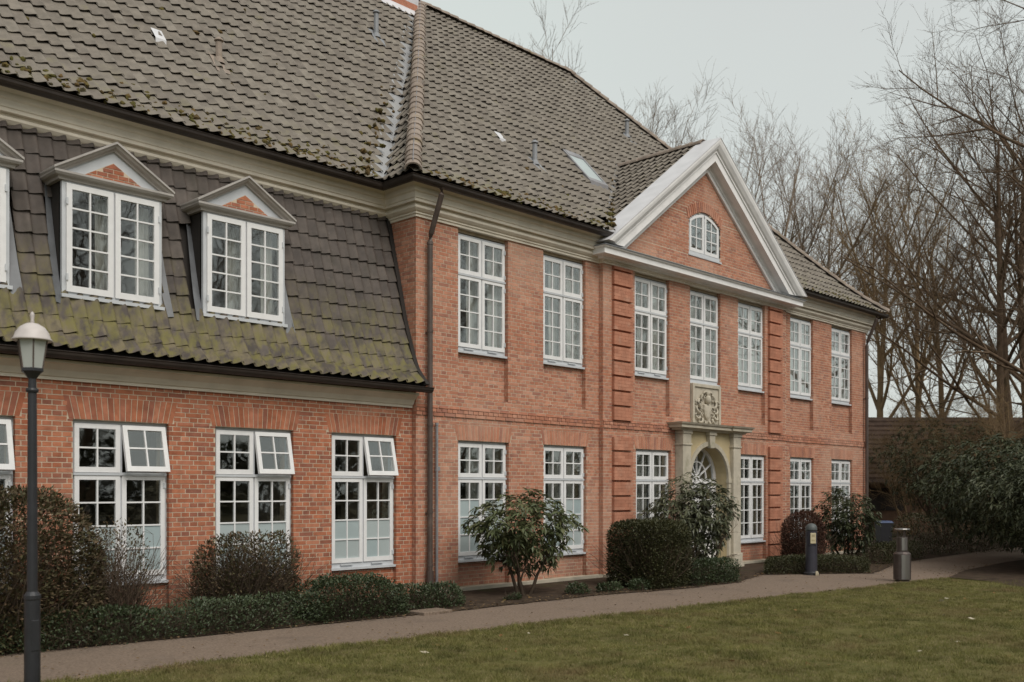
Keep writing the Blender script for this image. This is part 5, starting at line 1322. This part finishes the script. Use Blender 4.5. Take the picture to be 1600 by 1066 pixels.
def curved_plate(r, a0, a1, z0, z1, name):
    n = 8; ri = [[(r*math.cos(a0+(a1-a0)*i/n), r*math.sin(a0+(a1-a0)*i/n), z) for i in range(n+1)] + [((r-.006)*math.cos(a0+(a1-a0)*i/n), (r-.006)*math.sin(a0+(a1-a0)*i/n), z) for i in range(n, -1, -1)] for z in (z0, z1)]
    MB().loft(ri).build(name, M['steel'], t)
curved_plate(.162, -2.0, -1.0, .04, .49, 'steel_door'); curved_plate(.107, -2.0, -1.0, .57, .80, 'steel_plate')

# manhole slab by the downpipe hedge
o = MB().box(-1.62, -1.1, -2.06, -1.72, -.02, .035).build('drain_cover', M['path'], bevel=.008); tag(o, 'flat stone drain cover at the path edge by the low hedge', 'drain cover')
# pale stone beside the bollard
V, F, T = lumps(np.array([(7.93, -2.80, .025)]), .05, .055); o = obj('pebble', mesh_np('pebble', V - np.array([7.93, -2.80, 0]), F, T), M['pale'], None, (7.93, -2.80, 0)); tag(o, 'pale pebble lying beside the foot of the bollard', 'stone')

# ------------------------------------------------------------------ low outbuilding
ob = thing('outbuilding', 'low outbuilding with brown tiled roof and cream door behind the shrubs', 'building', (29.5, 3.4, 0), -.80)
M['wood'] = mk('brown_wood', [(.11,.06,.035)], .7, 6, .2)
M['broof'] = mk('brown_pantile', [(.085,.055,.042),(.105,.068,.05),(.07,.047,.037)], .85, 4, .3, .3, 30, .2)
MB().box(-4.5, 5.5, 0, 5, -.1, 2.05).build('wall', M['wood'], ob)
rw = MB(); nr = 14
for i in range(nr):
    y0, z0_, y1, z1_ = -.5 + 3.*i/nr, 1.95 + 2.8*i/nr, -.5 + 3.*(i+1)/nr + .06, 1.95 + 2.8*(i+1)/nr
    MB().add([(-5, y0, z0_ + .07), (6, y0, z0_ + .07), (6, y1, z1_ + .03), (-5, y1, z1_ + .03), (-5, y0, z0_), (6, y0, z0_)], [(0, 1, 2, 3), (4, 5, 1, 0)], nrg.random()).build('tile_course', M['broof'], ob)
MB().add([(-5, 2.5, 4.74), (6, 2.5, 4.74), (6, 5.5, 1.95), (-5, 5.5, 1.95)], [(0, 1, 2, 3)]).prism([(.0, 2.0), (5.0, 2.0), (2.5, 4.6)], -4.5, -4.4, axis=0).build('rear_roof', M['broof'], ob)
M['creamdoor'] = mk('cream_door', [(.50,.44,.30)], .6, 4, .08)
MB().box(-4.15, -3.2, -.03, .0, 0, 1.95).build('door', M['creamdoor'], ob); MB().box(-4.3, -4.16, -.04, .0, 0, 1.98).box(-3.19, -3.05, -.04, .0, 0, 1.98).build('door_frame', M['wood'], ob)
MB().box(-2.4, -1.0, -.03, .0, .9, 1.8).build('window', M['core'], ob)
# blue bin
bb = thing('wheelie_bin', 'dark wheelie bin with blue lid beside the cream door', 'bin', (*at(1381, 30), 0), -.80); bb.scale = (.72, .72, .72)
M['blue'] = mk('blue_plastic', [(.05,.075,.16)], .4, 8, .1); M['binb'] = mk('dark_plastic', [(.03,.03,.035)], .5, 8, .1)
MB().loft([[(-.22,-.25,.05),(.22,-.25,.05),(.22,.25,.05),(-.22,.25,.05)], [(-.28,-.33,.98),(.28,-.33,.98),(.28,.33,.98),(-.28,.33,.98)]]).build('body', M['binb'], bb)
MB().loft([[(-.30,-.36,.98),(.30,-.36,.98),(.30,.36,.98),(-.30,.36,.98)], [(-.24,-.28,1.07),(.24,-.28,1.07),(.24,.30,1.07),(-.24,.30,1.07)]]).build('lid', M['blue'], bb, bevel=.02)
for sx in (-.2, .2): MB().tube([(sx-.03, .27, .1), (sx+.03, .27, .1)], .1, 14).build('wheel', M['binb'], bb)
